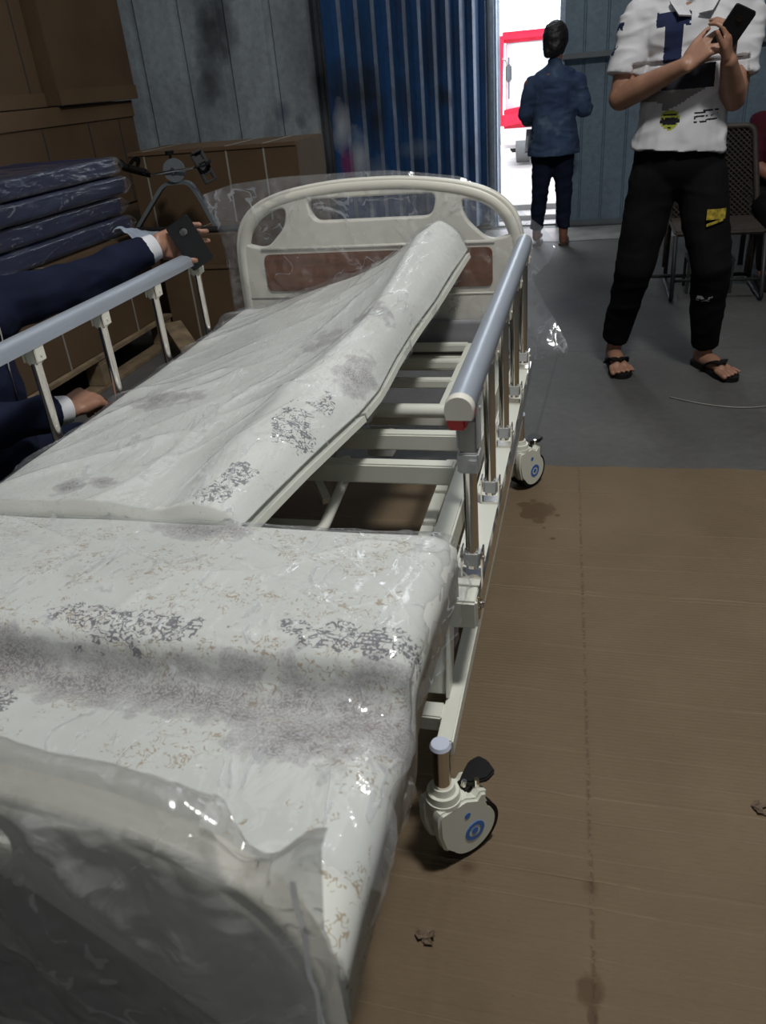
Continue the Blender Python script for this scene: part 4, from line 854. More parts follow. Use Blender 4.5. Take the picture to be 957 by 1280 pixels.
bm = B(); cyl(bm, (-1.475, 1.885, 0.94), (-1.475, 1.885, 0.962), 0.007); cyl(bm, (-1.475, 1.885, 0.962), (-1.475, 1.885, 0.982), 0.022, 0.024); fin('tension_knob', bm, M['black_plastic'], pe, 'auto')
def pedal(c, rot, nm):
    X = Matrix.Translation(c) @ rot; bm = B()
    for y in (-0.026, 0.026): box(bm, (-0.085, y - 0.008, -0.012), (0.075, y + 0.008, 0.012), 0.004)
    box(bm, (-0.08, -0.024, -0.011), (0.03, 0.024, -0.004), 0.002); box(bm, (-0.085, -0.03, -0.01), (-0.075, 0.03, 0.03), 0.004)
    for x in (-0.08, -0.03, 0.03, 0.07): box(bm, (x - 0.006, -0.03, -0.010), (x + 0.006, 0.03, 0.010), 0.003)
    tube(bm, arc([(-0.02, -0.036, 0), (-0.01, -0.032, 0.045), (0.0, 0.0, 0.058), (-0.01, 0.032, 0.045), (-0.02, 0.036, 0)], 0.02), 0, sq=(0.03, 0.004))
    bmesh.ops.transform(bm, matrix=X, verts=bm.verts); fin('pedal', bm, M['black_plastic'], pe)
pedal((-1.665, 1.84, 0.905), Matrix.Rotation(0.28, 4, 'Y') @ Matrix.Rotation(-0.5, 4, 'X'), 'l'); pedal((-1.275, 1.84, 0.895), Matrix.Rotation(math.radians(68), 4, 'Y') @ Matrix.Rotation(0.9, 4, 'X'), 'r')

# ---------------------------------------------------------------- people
def remesh(name, prims, mat, parent, vox=0.006, disp=0.0, ds=10, smooth_it=3, cut=None):
    bm = B()
    for pr in prims:
        if pr[0] == 'e':                            # ellipsoid: centre, radii, optional rotation
            _, c, r, rot = pr if len(pr) == 4 else (*pr, Matrix.Identity(4))
            bmesh.ops.create_uvsphere(bm, u_segments=24, v_segments=16, radius=1.0, matrix=Matrix.Translation(V(c)) @ rot @ Matrix.Diagonal((*r, 1)))
        elif pr[0] == 'f':                          # flat-ended tapered tube through points
            tube(bm, pr[1], 0, 24, taper=pr[2])
        elif pr[0] == 'b': box(bm, pr[1], pr[2], 0, pr[3] if len(pr) > 3 else None)
        else:
            p0, r0, p1, r1 = pr; p0 = V(p0); p1 = V(p1); d = (p1 - p0).normalized(); L = []; R = []
            for k in range(5): a = math.pi / 2 * k / 5; L.append(p0 - d * r0 * math.cos(a)); R.append(max(0.0006, r0 * math.sin(a)))
            L += [p0, p1]; R += [r0, r1]
            for k in range(4, -1, -1): a = math.pi / 2 * k / 5; L.append(p1 + d * r1 * math.cos(a)); R.append(max(0.0006, r1 * math.sin(a)))
            x, y = frame_of(d); rings = []
            for q, rr in zip(L, R): rings.append([bm.verts.new(q + (x * math.cos(2 * math.pi * k / 16) + y * math.sin(2 * math.pi * k / 16)) * rr) for k in range(16)])
            for i in range(len(rings) - 1):
                for k in range(16): bm.faces.new((rings[i][k], rings[i][(k + 1) % 16], rings[i + 1][(k + 1) % 16], rings[i + 1][k]))
            bm.faces.new(rings[0][::-1]); bm.faces.new(rings[-1])
    me = bpy.data.meshes.new(name); bm.to_mesh(me); bm.free(); o = bpy.data.objects.new(name, me); C.objects.link(o)
    md = o.modifiers.new('r', 'REMESH'); md.mode = 'VOXEL'; md.voxel_size = vox
    ms = o.modifiers.new('s', 'SMOOTH'); ms.iterations = smooth_it; ms.factor = 0.5
    dg = bpy.context.evaluated_depsgraph_get(); m2 = bpy.data.meshes.new_from_object(o.evaluated_get(dg)); bpy.data.objects.remove(o); m2.name = name
    if disp:
        ns = [v.normal.copy() for v in m2.vertices]
        for v, n in zip(m2.vertices, ns): v.co += n * disp * (noise.noise(v.co * ds) + 0.8 * (ridged((v.co.x * 1.0, v.co.y, v.co.z * 2.2), ds * 0.7) - 0.5))
    m2.materials.clear()
    for x in (mat if isinstance(mat, (list, tuple)) else [mat]): m2.materials.append(x)
    for p_ in m2.polygons: p_.use_smooth = True
    r = bpy.data.objects.new(name, m2); C.objects.link(r); r.parent = parent; r.matrix_parent_inverse = parent.matrix_world.inverted(); return r
def hand(prims, wrist, f, n, side, curl=(0.4, 0.45, 0.5, 0.55), spread=0.10, sc_=1.0, thumb=(0.5, 0.6)):
    """f finger direction, n direction the fingers curl towards, side direction of the thumb"""
    w_ = V(wrist); f = V(f).normalized(); n = V(n); n = (n - f * n.dot(f)).normalized(); s = V(side); s = (s - f * s.dot(f) - n * s.dot(n)).normalized()
    K = sc_; c = w_ + f * 0.045 * K; tips = []
    for q in (-0.026, -0.009, 0.009, 0.026): prims.append((w_ + s * q * K * 0.75, 0.014 * K, w_ + f * 0.082 * K + s * q * K, 0.0125 * K))
    L = [(0.040, 0.025, 0.022), (0.044, 0.029, 0.024), (0.040, 0.027, 0.023), (0.031, 0.020, 0.019)]
    for k in range(4):
        q = (0.029, 0.010, -0.010, -0.028)[k] * K; p_ = w_ + f * (0.088 - 0.004 * abs(k - 1)) * K + s * q; d = (f + s * spread * (1.5 - k) * 0.6).normalized(); a = 0
        for j, l in enumerate(L[k]):
            a = curl[k] * (0.7, 1.7, 2.4)[j] if j else curl[k] * 0.7
            dd = (d * math.cos(a) + n * math.sin(a)).normalized(); e = p_ + dd * l * K; r0 = (0.0098, 0.0088, 0.0080)[j] * K; prims.append((p_, r0, e, r0 * 0.92)); p_ = e
        tips.append(p_.copy())
    b = w_ + f * 0.022 * K + s * 0.028 * K; d = (f * math.cos(thumb[0]) + s * math.sin(thumb[0])).normalized(); e = b + d * 0.045 * K; prims.append((b, 0.015 * K, e, 0.012 * K))
    d2 = (d * math.cos(thumb[1]) + n * math.sin(thumb[1])).normalized(); g = e + d2 * 0.034 * K; prims.append((e, 0.0115 * K, g, 0.0100 * K)); h = g + (d2 * 0.9 + f * 0.3).normalized() * 0.026 * K; prims.append((g, 0.010 * K, h, 0.0085 * K))
    tips.append(h); return tips
def head(prims, c, fwd, s=1.0):
    c = V(c); f = V(fwd).normalized(); u = V((0, 0, 1)); u = (u - f * u.dot(f)).normalized(); r = f.cross(u)
    R = Matrix(((r.x, f.x, u.x, 0), (r.y, f.y, u.y, 0), (r.z, f.z, u.z, 0), (0, 0, 0, 1)))
    prims += [('e', c + u * 0.02 * s, (0.075 * s, 0.095 * s, 0.10 * s), R), ('e', c + f * 0.03 * s - u * 0.05 * s, (0.058 * s, 0.062 * s, 0.065 * s), R), (c + f * 0.085 * s - u * 0.005 * s, 0.009 * s, c + f * 0.103 * s - u * 0.035 * s, 0.013 * s),
              ('e', c + f * 0.085 * s - u * 0.068 * s, (0.024 * s, 0.010 * s, 0.008 * s), R), ('e', c + f * 0.075 * s - u * 0.095 * s, (0.022 * s, 0.018 * s, 0.014 * s), R)]
    for q in (-1, 1): prims += [('e', c + r * q * 0.077 * s - f * 0.005 * s - u * 0.01 * s, (0.010 * s, 0.020 * s, 0.032 * s), R), ('e', c + f * 0.080 * s + r * q * 0.032 * s + u * 0.022 * s, (0.022 * s, 0.012 * s, 0.007 * s), R)]
    return f, u, r, R
def eyes(nm, c, f, u, r, parent, s=1.0):
    bm = B()
    for q in (-1, 1): bmesh.ops.create_uvsphere(bm, u_segments=12, v_segments=8, radius=0.0085 * s, matrix=Matrix.Translation(V(c) + f * 0.079 * s + r * q * 0.031 * s + u * 0.003 * s))
    fin('eyes', bm, simple('eye_white', (0.5, 0.48, 0.45), 0.2), parent, True)
def phone(name, c, n, upv, label, holder=None):
    n = V(n).normalized(); u = V(upv); u = (u - n * u.dot(n)).normalized(); x = u.cross(n)
    X = Matrix(((x.x, u.x, n.x, c[0]), (x.y, u.y, n.y, c[1]), (x.z, u.z, n.z, c[2]), (0, 0, 0, 1)))
    t = thing(name, label, 'phone', c)
    bm = B(); prism(bm, round_poly([(-0.037, -0.078), (0.037, -0.078), (0.037, 0.078), (-0.037, 0.078)], rad=0.010), 0.009, X @ Matrix.Translation((0, 0, -0.0045))); fin('case', bm, M['phone'], t)
    bm = B(); prism(bm, round_poly([(-0.011, -0.011), (0.011, -0.011), (0.011, 0.011), (-0.011, 0.011)], rad=0.010), 0.003, X @ Matrix.Translation((0.0, 0.045, 0.0045))); fin('camera_lens', bm, M['glass_black'], t)
    bm = B(); prism(bm, round_poly([(-0.034, -0.073), (0.034, -0.073), (0.034, 0.073), (-0.034, 0.073)], rad=0.008), 0.0008, X @ Matrix.Translation((0, 0, -0.0055))); fin('screen', bm, M['glass_black'], t)
    return t

# --- man in the white polo
man = thing('person', 'man in a white polo with navy print and black ripped jeans, looking at a phone', 'person', (1.0, 1.28, 0))
hip = 0.83; pr = []
pr += [('e', (0.985, 1.27, 0.90), (0.155, 0.10, 0.12)), ('e', (0.985, 1.27, 1.15), (0.145, 0.095, 0.20)), ('e', (0.985, 1.28, 1.30), (0.17, 0.09, 0.11)), ((0.985, 1.28, 1.38), 0.055, (0.985, 1.25, 1.47), 0.052)]
LH, RH = V((0.90, 1.28, 0.83)), V((1.07, 1.28, 0.83)); LK, RK = V((0.845, 1.24, 0.46)), V((1.135, 1.19, 0.47)); LA, RA = V((0.790, 1.40, 0.09)), V((1.165, 1.33, 0.085))
for a, b, c in ((LH, LK, LA), (RH, RK, RA)): pr += [(a, 0.085, b, 0.055), (b, 0.055, (b + c) / 2 + V((0, 0.02, 0)), 0.052), ((b + c) / 2 + V((0, 0.02, 0)), 0.052, c, 0.034)]
def foot(pr, heel, toe, s=1.0):
    heel = V(heel); toe = V(toe); d = (toe - heel).normalized(); x = V((d.y, -d.x, 0)); m = heel + d * 0.09
    pr += [(heel + V((0, 0, 0.045)), 0.033, m + V((0, 0, 0.040)), 0.034), (m + V((0, 0, 0.040)), 0.032, heel + d * 0.17 + V((0, 0, 0.034)) + x * 0.015, 0.020), (m + V((0, 0, 0.035)), 0.030, heel + d * 0.165 + V((0, 0, 0.033)) - x * 0.018, 0.018)]
    return [(heel + d * (0.172 + 0.0) + x * q + V((0, 0, 0.033)), heel + d * (0.172 + l) + x * q * 1.15 + V((0, 0, 0.026))) for q, l in ((-0.042, 0.034), (-0.023, 0.042), (-0.004, 0.050), (0.015, 0.056), (0.038, 0.062))], d, x
toesL, dL, xL = foot(pr, (0.785, 1.42, 0), (0.828, 1.18, 0)); toesR, dR, xR = foot(pr, (1.155, 1.36, 0), (1.305, 1.085, 0))
for ts, flip in ((toesL, False), (toesR, True)):
    for i, (a, b) in enumerate(ts):
        r_ = (0.0078, 0.0082, 0.0085, 0.0092, 0.0125)[i]; pr.append((a, r_, b, r_ * 0.95))
pr += [((LA), 0.034, V((0.785, 1.42, 0.05)), 0.033), (RA, 0.034, V((1.155, 1.36, 0.05)), 0.033)]
LS, LE, LW = V((0.800, 1.28, 1.345)), V((0.752, 1.235, 1.090)), V((0.958, 1.045, 1.185))
RS, RE, RW = V((1.170, 1.28, 1.345)), V((1.150, 1.22, 1.060)), V((1.098, 1.060, 1.185))
pr += [(LS, 0.055, LE, 0.042), (LE, 0.044, LE.lerp(LW, 0.35), 0.043), (LE.lerp(LW, 0.35), 0.043, LW, 0.026), (RS, 0.055, RE, 0.042), (RE, 0.042, RE.lerp(RW, 0.35), 0.043), (RE.lerp(RW, 0.35), 0.043, RW, 0.028)]
hand(pr, LW, (0.78, -0.10, 0.60), (0.45, 0.75, -0.45), (-0.35, -0.1, 0.75), (0.50, 0.55, 0.62, 0.75), 0.18, 0.98, (0.45, 0.35))
hand(pr, RW, (-0.05, -0.30, 0.93), (-0.80, 0.50, 0.10), (-0.35, -0.8, 0.1), (0.70, 0.75, 0.80, 0.85), 0.10, 0.98, (0.45, 0.3))
hc = V((0.985, 1.19, 1.575)); hf, hu, hr_, hR = head(pr, hc, (0.05, -0.85, -0.52))
remesh('body', pr, M['skin'], man, 0.005, smooth_it=3); eyes('eyes', hc, hf, hu, hr_, man)
remesh('hair', [('e', hc + hu * 0.04 - hf * 0.015, (0.082, 0.097, 0.095), hR), ('e', hc - hf * 0.04, (0.078, 0.07, 0.09), hR)], M['hair'], man, 0.008, 0.004, 40)
# trousers
pt = [('f', [(0.985, 1.275, 0.96), (0.985, 1.275, 0.80)], [0.150, 0.165])]
pt = [('e', (0.985, 1.275, 0.87), (0.170, 0.115, 0.14)), ((0.90, 1.275, 0.80), 0.098, LK, 0.078), ((1.07, 1.275, 0.80), 0.100, RK, 0.080), ('f', [LK, LK.lerp(LA, 0.5) + V((0, 0.01, 0)), LA + V((0, 0, 0.025))], [0.077, 0.066, 0.060]), ('f', [RK, RK.lerp(RA, 0.5) + V((0, 0.01, 0)), RA + V((0, 0, 0.02))], [0.079, 0.068, 0.058])]
jeans = remesh('jeans', pt, [M['jeans_black'], M['gold'], simple('ripped_pale_threads', (0.30, 0.30, 0.32), 0.9, var=0.5, scale=80)], man, 0.008, 0.006, 9)
for p_ in jeans.data.polygons:
    c = p_.center
    if c.y < 1.25 and 0.33 < c.z < 0.355 and 1.09 < c.x < 1.15 and noise.noise(V((c.x * 60, 0, c.z * 160))) > 0.0: p_.material_index = 2
# polo shirt
ps = [((0.82, 1.28, 1.345), 0.075, (1.15, 1.28, 1.345), 0.075), ((0.86, 1.28, 1.37), 0.065, (0.95, 1.275, 1.40), 0.055), ((1.11, 1.28, 1.37), 0.065, (1.02, 1.275, 1.40), 0.055), ('e', (0.985, 1.275, 1.28), (0.195, 0.112, 0.115)), ('e', (0.985, 1.265, 1.12), (0.168, 0.118, 0.20)), ('f', [(0.985, 1.27, 1.18), (0.985, 1.265, 1.02), (0.975, 1.262, 0.895)], [0.150, 0.158, 0.178]),
      (LS + V((0.03, 0, 0.0)), 0.068, LS.lerp(LE, 0.45), 0.066), ('f', [LS, LS.lerp(LE, 0.72)], [0.068, 0.070]), (RS - V((0.03, 0, 0.0)), 0.068, RS.lerp(RE, 0.45), 0.066), ('f', [RS, RS.lerp(RE, 0.72)], [0.068, 0.070])]
polo = remesh('polo_shirt', ps, [M['polo'], M['polo_navy'], M['polo_dark'], M['polo_grey'], M['badge']], man, 0.006, 0.007, 13)
for v in polo.data.vertices:                    # flatten the round torso tube front to back
    if v.co.z < 1.2 and abs(v.co.x - 0.985) < 0.2 and v.co.z < 1.30: v.co.y = 1.265 + (v.co.y - 1.265) * (0.74 if abs(v.co.y - 1.265) > 0 else 1)
def inbox(x, z, a, b, c, d): return a < x < b and c < z < d
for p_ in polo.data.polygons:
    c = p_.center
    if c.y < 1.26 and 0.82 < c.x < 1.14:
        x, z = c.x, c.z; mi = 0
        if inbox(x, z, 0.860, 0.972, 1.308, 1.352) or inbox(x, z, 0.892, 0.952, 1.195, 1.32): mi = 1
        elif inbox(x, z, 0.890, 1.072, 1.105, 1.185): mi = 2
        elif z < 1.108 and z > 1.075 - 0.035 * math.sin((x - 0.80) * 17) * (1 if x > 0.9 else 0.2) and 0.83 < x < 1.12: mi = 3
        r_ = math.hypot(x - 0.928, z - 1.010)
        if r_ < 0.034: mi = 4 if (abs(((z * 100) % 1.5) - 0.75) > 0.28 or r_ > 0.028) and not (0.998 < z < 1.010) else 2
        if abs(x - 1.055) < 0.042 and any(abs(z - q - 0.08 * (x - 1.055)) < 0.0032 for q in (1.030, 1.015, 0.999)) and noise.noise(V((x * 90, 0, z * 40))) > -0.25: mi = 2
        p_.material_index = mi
    if c.x < 0.775 and c.z > 1.235 and c.z < 1.335 and c.y < 1.28:
        yy = c.y - 1.235
        if 0.018 < math.hypot(yy * 1.0, (c.z - 1.285) * 0.62) < 0.034 and yy > -0.01: p_.material_index = 1
bm = B()
for s_ in (-1, 1):
    vs = [bm.verts.new(q) for q in ((0.985 + s_ * 0.055, 1.245, 1.405), (0.985 + s_ * 0.085, 1.20, 1.385), (0.985 + s_ * 0.055, 1.150, 1.340), (0.985 + s_ * 0.012, 1.160, 1.335), (0.985 + s_ * 0.040, 1.190, 1.385))]; bm.faces.new(vs)
o = fin('collar', bm, M['polo'], man); o.modifiers.new('s', 'SOLIDIFY').thickness = 0.006
bm = B(); tube(bm, [(0.985 + 0.158 * math.cos(a), 1.27 + 0.106 * math.sin(a), 0.905) for a in [k * 2 * math.pi / 40 for k in range(40)]], 0, closed=True, sq=(0.032, 0.006)); fin('belt', bm, M['black_plastic'], man)
phone('phone', (1.090, 1.012, 1.276), (-0.10, -0.80, -0.45), (0.40, -0.35, 0.72), 'black phone held up in the hands of the man in the white polo')
for nm, heel, d, x in (('l', V((0.785, 1.42, 0)), dL, xL), ('r', V((1.155, 1.36, 0)), dR, xR)):
    ff = thing('flip_flop', 'black flip-flop on the man\'s foot nearer the bed' if nm == 'l' else 'black flip-flop on the man\'s foot pointing away from the bed', 'sandal', heel, 'black flip-flops of the standing man')
    bm = B(); out = [(-0.05, 0.0), (-0.035, -0.028), (0.02, -0.036), (0.09, -0.036), (0.16, -0.048), (0.215, -0.044), (0.248, -0.015), (0.250, 0.015), (0.225, 0.042), (0.17, 0.048), (0.09, 0.034), (0.02, 0.036), (-0.035, 0.028)]
    X = Matrix(((d.x, x.x, 0, heel.x), (d.y, x.y, 0, heel.y), (0, 0, 1, 0), (0, 0, 0, 1))); prism(bm, round_poly(out, 3, 0.02), 0.020, X); fin('sole', bm, M['rubber'], ff, 'auto')
    bm = B(); tq = heel + d * 0.185 + x * 0.018
    for s_ in (-1, 1):
        a = heel + d * 0.075 + x * s_ * 0.040 + V((0, 0, 0.022)); m_ = heel + d * 0.125 + x * s_ * 0.030 + V((0, 0, 0.062)); e = heel + d * 0.165 + x * 0.014 + V((0, 0, 0.058)); tube(bm, arc([a, m_, e], 0.03), 0, sq=(0.034, 0.006))
    tube(bm, [heel + d * 0.160 + x * 0.014 + V((0, 0, 0.058)), tq + V((0, 0, 0.022))], 0.005, 8); fin('strap', bm, M['rubber'], ff)

# --- person in denim by the door
wo = thing('person', 'person in a faded blue denim shirt and dark jeans seen from behind in the doorway', 'person', (0.38, 4.15, 0))
pr = []; cx, cy = 0.375, 4.17
WA, WB = V((0.262, cy, 0.09)), V((0.462, cy - 0.02, 0.065)); WKa, WKb = V((0.285, cy - 0.01, 0.38)), V((0.455, cy - 0.01, 0.38))
pr += [('e', (cx, cy, 0.70), (0.14, 0.10, 0.12)), ('e', (cx, cy, 0.95), (0.14, 0.09, 0.20)), ('e', (cx, cy, 1.10), (0.15, 0.08, 0.08)), ((cx, cy, 1.15), 0.045, (cx + 0.005, cy + 0.01, 1.26), 0.044)]
for a, b, c in ((V((0.31, cy, 0.68)), WKa, WA), (V((0.44, cy, 0.68)), WKb, WB)): pr += [(a, 0.075, b, 0.050), (b, 0.05, c, 0.032), (c, 0.032, c + V((0, 0.01, -0.03)), 0.032), (c + V((0, 0, -0.035)), 0.026, c + V((0.02, -0.0, -0.040)) + V((0, 0.13, 0)), 0.020)]
pr += [((0.205, cy, 1.09), 0.045, (0.175, cy, 0.90), 0.034), ((0.175, cy, 0.90), 0.033, (0.225, cy + 0.16, 0.83), 0.022), ((0.545, cy, 1.09), 0.045, (0.585, cy, 0.90), 0.034), ((0.585, cy, 0.90), 0.034, (0.50, cy + 0.17, 0.93), 0.022)]
hand(pr, (0.225, cy + 0.16, 0.83), (0.5, 0.8, 0.1), (0.6, 0, -0.6), (0.2, 0, 1), sc_=0.85); hand(pr, (0.50, cy + 0.17, 0.93), (-0.5, 0.8, 0.3), (-0.6, 0, -0.6), (-0.2, 0, 1), sc_=0.85)
wc = V((cx + 0.003, cy + 0.015, 1.352)); a_, b_, c_, d_ = head(pr, wc, (0.35, 1, -0.08), 0.90)
remesh('body', pr, M['skin_dark'], wo, 0.006); eyes('eyes', wc, a_, b_, c_, wo, 0.9)
remesh('hair', [('e', wc + b_ * 0.015 - a_ * 0.012, (0.086, 0.10, 0.104), d_), ('e', wc - a_ * 0.050 - b_ * 0.035, (0.072, 0.055, 0.075), d_), ('e', wc - b_ * 0.06 + c_ * 0.0, (0.06, 0.07, 0.05), d_), ('e', wc - a_ * 0.07 - b_ * 0.07 - c_ * 0.02, (0.04, 0.03, 0.045), d_)], M['hair'], wo, 0.007, 0.004, 40)
remesh('denim_shirt', [('e', (cx, cy, 1.085), (0.185, 0.10, 0.085)), ('e', (cx, cy, 0.95), (0.165, 0.108, 0.20)), ('f', [(cx, cy, 1.05), (cx, cy, 0.85), (cx + 0.005, cy, 0.635)], [0.120, 0.150, 0.188]), ((cx, cy, 1.13), 0.068, (cx, cy, 1.21), 0.050), ((cx - 0.10, cy, 1.125), 0.05, (cx, cy, 1.175), 0.052), ((cx + 0.10, cy, 1.125), 0.05, (cx, cy, 1.175), 0.052),
      ((0.225, cy, 1.09), 0.062, (0.178, cy, 0.915), 0.055), ((0.178, cy, 0.91), 0.052, (0.190, cy + 0.07, 0.87), 0.048), ((0.525, cy, 1.09), 0.062, (0.585, cy, 0.915), 0.056), ((0.585, cy, 0.91), 0.054, (0.56, cy + 0.08, 0.90), 0.046)], M['denim'], wo, 0.007, 0.008, 14)
for v in wo.children[-1].data.vertices:
    if v.co.z < 0.87 and abs(v.co.x - cx) < 0.21: v.co.y = cy + (v.co.y - cy) * 0.68
remesh('jeans', [('e', (cx, cy, 0.70), (0.155, 0.108, 0.13)), ((0.305, cy, 0.66), 0.086, WKa, 0.062), ((0.445, cy, 0.66), 0.086, WKb, 0.062), ('f', [WKa, WA + V((0, 0, 0.03))], [0.062, 0.047]), ('f', [WKb, WB + V((0, 0, 0.06))], [0.062, 0.047])], M['navy_jeans'], wo, 0.008, 0.008, 12)
bm = B()
for c in (WA, WB): prism(bm, round_poly([(-0.035, -0.05), (0.035, -0.05), (0.042, 0.16), (-0.028, 0.16)], rad=0.03), 0.018, Matrix.Translation((c.x, c.y, 0.0)))
fin('sandals', bm, simple('brown_sandal', (0.05, 0.03, 0.02), 0.6), wo)
bm = B(); grid(bm, lambda u, v: V((0.168 + u * 0.05 - v * 0.01, cy + 0.17 + 0.01 * math.sin(u * 6), 0.80 - v * 0.16)), 6, 8); o = fin('paper_slip', bm, M['white_cloth'], smooth=True); o.modifiers.new('s', 'SOLIDIFY').thickness = 0.003; tag(o, 'pale folded slip hanging from the left hand of the person in denim', 'paper')

# --- person in the navy suit on the left
su = thing('person', 'person in a navy suit crouching behind the bed, holding a phone over the rail', 'person', (-0.85, -0.62, 0))
pr = [('e', (-0.90, -0.72, 0.40), (0.14, 0.15, 0.12)), ('e', (-0.88, -0.66, 0.62), (0.12, 0.15, 0.20)), ('e', (-0.86, -0.62, 0.78), (0.11, 0.18, 0.09)), ((-0.84, -0.60, 0.84), 0.05, (-0.81, -0.58, 0.93), 0.05)]
pr += [((-0.92, -0.62, 0.38), 0.085, (-0.72, -0.42, 0.36), 0.060), ((-0.72, -0.42, 0.36), 0.058, (-0.80, -0.50, 0.08), 0.038), ((-0.92, -0.80, 0.38), 0.085, (-0.70, -0.95, 0.36), 0.060), ((-0.70, -0.95, 0.36), 0.058, (-0.80, -0.92, 0.08), 0.038)]
for y in (-0.50, -0.92): pr.append(((-0.82, y, 0.045), 0.035, (-0.66, y, 0.035), 0.03))
S1, E1, W1 = V((-0.815, -0.50, 0.800)), V((-0.690, -0.34, 0.805)), V((-0.528, -0.128, 0.866))
S2, E2, W2 = V((-0.82, -0.78, 0.77)), V((-0.72, -0.93, 0.62)), V((-0.592, -0.63, 0.568))
pr += [(S1, 0.055, E1, 0.045), (E1, 0.042, W1, 0.027), (S2, 0.055, E2, 0.045), (E2, 0.042, W2, 0.028)]
tp = hand(pr, W1, (0.22, 0.93, 0.0), (0.72, -0.60, -0.15), (0.10, 0.0, -0.95), (0.22, 0.26, 0.34, 0.45), 0.22, 1.05, (0.35, 1.25))
hand(pr, W2, (0.10, 0.95, 0.05), (-0.3, 0.0, -1.0), (0.9, 0.0, -0.3), (1.0, 1.0, 1.0, 1.0), 0.05, 1.05, (0.25, 0.5))
sc2 = V((-0.82, -0.585, 1.035)); a_, b_, c_, d_ = head(pr, sc2, (0.75, 0.45, -0.45))
remesh('body', pr, M['skin'], su, 0.005); eyes('eyes', sc2, a_, b_, c_, su)
remesh('hair', [('e', sc2 + b_ * 0.035 - a_ * 0.012, (0.083, 0.10, 0.095), d_), ('e', sc2 - a_ * 0.05, (0.078, 0.06, 0.09), d_)], M['hair'], su, 0.008, 0.004, 40)
remesh('suit_jacket', [('e', (-0.88, -0.67, 0.60), (0.155, 0.185, 0.25)), ('e', (-0.86, -0.63, 0.775), (0.135, 0.215, 0.105)), ('e', (-0.88, -0.70, 0.45), (0.17, 0.20, 0.16)),
      (S1, 0.072, E1, 0.060), ('f', [E1, E1.lerp(W1, 0.86)], [0.059, 0.044]), (E1, 0.059, E1.lerp(W1, 0.5), 0.052), (S2, 0.074, E2, 0.064), ('f', [E2, E2.lerp(W2, 0.90)], [0.062, 0.044]), (E2, 0.062, E2.lerp(W2, 0.5), 0.054)], M['navy_suit'], su, 0.007, 0.007, 12)
remesh('suit_trousers', [((-0.92, -0.62, 0.38), 0.10, (-0.73, -0.42, 0.36), 0.078), ((-0.73, -0.42, 0.36), 0.072, (-0.80, -0.50, 0.12), 0.06), ((-0.92, -0.80, 0.38), 0.10, (-0.72, -0.93, 0.36), 0.078), ((-0.72, -0.93, 0.36), 0.072, (-0.80, -0.92, 0.12), 0.06), ('e', (-0.92, -0.71, 0.38), (0.15, 0.18, 0.12))], M['navy_suit'], su, 0.009, 0.006, 12)
for E_, W_, a_c, b_c in ((E1, W1, 0.82, 0.97), (E2, W2, 0.86, 1.0)):
    bm = B(); cyl(bm, E_.lerp(W_, a_c), E_.lerp(W_, b_c), 0.040, 0.035, 24); fin('shirt_cuff', bm, M['white_cloth'], su, 'auto')['label'] = 'white shirt cuff'
bm = B(); tube(bm, [(-0.722, -0.62 - 0.02 * t, 0.80 - 0.22 * t) for t in [k / 12 for k in range(13)]], 0.002, 6); fin('lanyard_chain', bm, M['chrome'], su)
for y in (-0.50, -0.92):
    bm = B(); box(bm, (-0.86, y - 0.045, 0.0), (-0.62, y + 0.045, 0.05), 0.02); fin('shoe', bm, M['black_plastic'], su, 'auto')
phone('phone', (-0.462, -0.060, 0.856), (0.685, -0.66, -0.28), (-0.128, -0.496, 0.859), 'black phone gripped by the suited person over the far end of the bed rail')

# ---------------------------------------------------------------- chair and seated person at the right
ch = thing('woven_chair', 'dark woven-back metal chair standing behind the man in the polo', 'chair', (1.4, 2.75, 0))
cw = simple('brown_wicker', (0.045, 0.035, 0.028), 0.6, var=0.3, scale=30)
x0, x1 = 1.10, 1.52
bm = B(); tube(bm, arc([(x0, 2.86, 0.10), (x0, 2.86, 0.36), (x0 + 0.0, 2.92, 0.845), (x1 - 0.01, 2.92, 0.835), (x1 + 0.06, 2.86, 0.36), (x1 + 0.05, 2.86, 0.03)], 0.05, 6), 0.016, 12); fin('back_frame', bm, cw, ch, True)
bm = B(); n = 15
for k in range(-26, 22):
    for s_ in (1, -1):
        pts_ = []
        for q in range(13):
            v = q / 12; u = k / n + v * 1.15 if s_ > 0 else 1 - (k / n + v * 1.15)
            if 0.0 <= u <= 1.0: pts_.append(V((x0 + 0.01 + (x1 - x0 + 0.03 * (1 - v)) * u, 2.885 + 0.035 * v + 0.003 * s_, 0.36 + v * 0.475)))
        if len(pts_) > 1: tube(bm, pts_, 0, sq=(0.010, 0.004))
o = fin('woven_back', bm, cw, ch, kind='stuff')
bm = B(); grid(bm, lambda u, v: V((x0 + (x1 - x0 + 0.03 * (1 - v)) * u, 2.893 + 0.035 * v, 0.36 + v * 0.475)), 4, 6); o = fin('back_lining', bm, simple('dark_backing', (0.012, 0.010, 0.009), 0.8), ch); o.modifiers.new('s', 'SOLIDIFY').thickness = 0.004
bm = B(); box(bm, (x0, 2.45, 0.345), (x1 + 0.04, 2.88, 0.375), 0.012); fin('seat', bm, cw, ch)
bm = B(); tube(bm, arc([(x0 + 0.01, 2.86, 0.35), (x0 + 0.01, 2.90, 0.018), (x0 + 0.01, 2.40, 0.018), (x0 + 0.01, 2.46, 0.35)], 0.03), 0.012, 10); fin('leg_frame', bm, M['dark_iron'], ch, True)
bm = B(); tube(bm, arc([(x1 + 0.04, 2.86, 0.35), (x1 + 0.05, 2.90, 0.018), (x1 + 0.05, 2.40, 0.018), (x1 + 0.04, 2.46, 0.35)], 0.03), 0.012, 10); fin('leg_frame', bm, M['dark_iron'], ch, True)
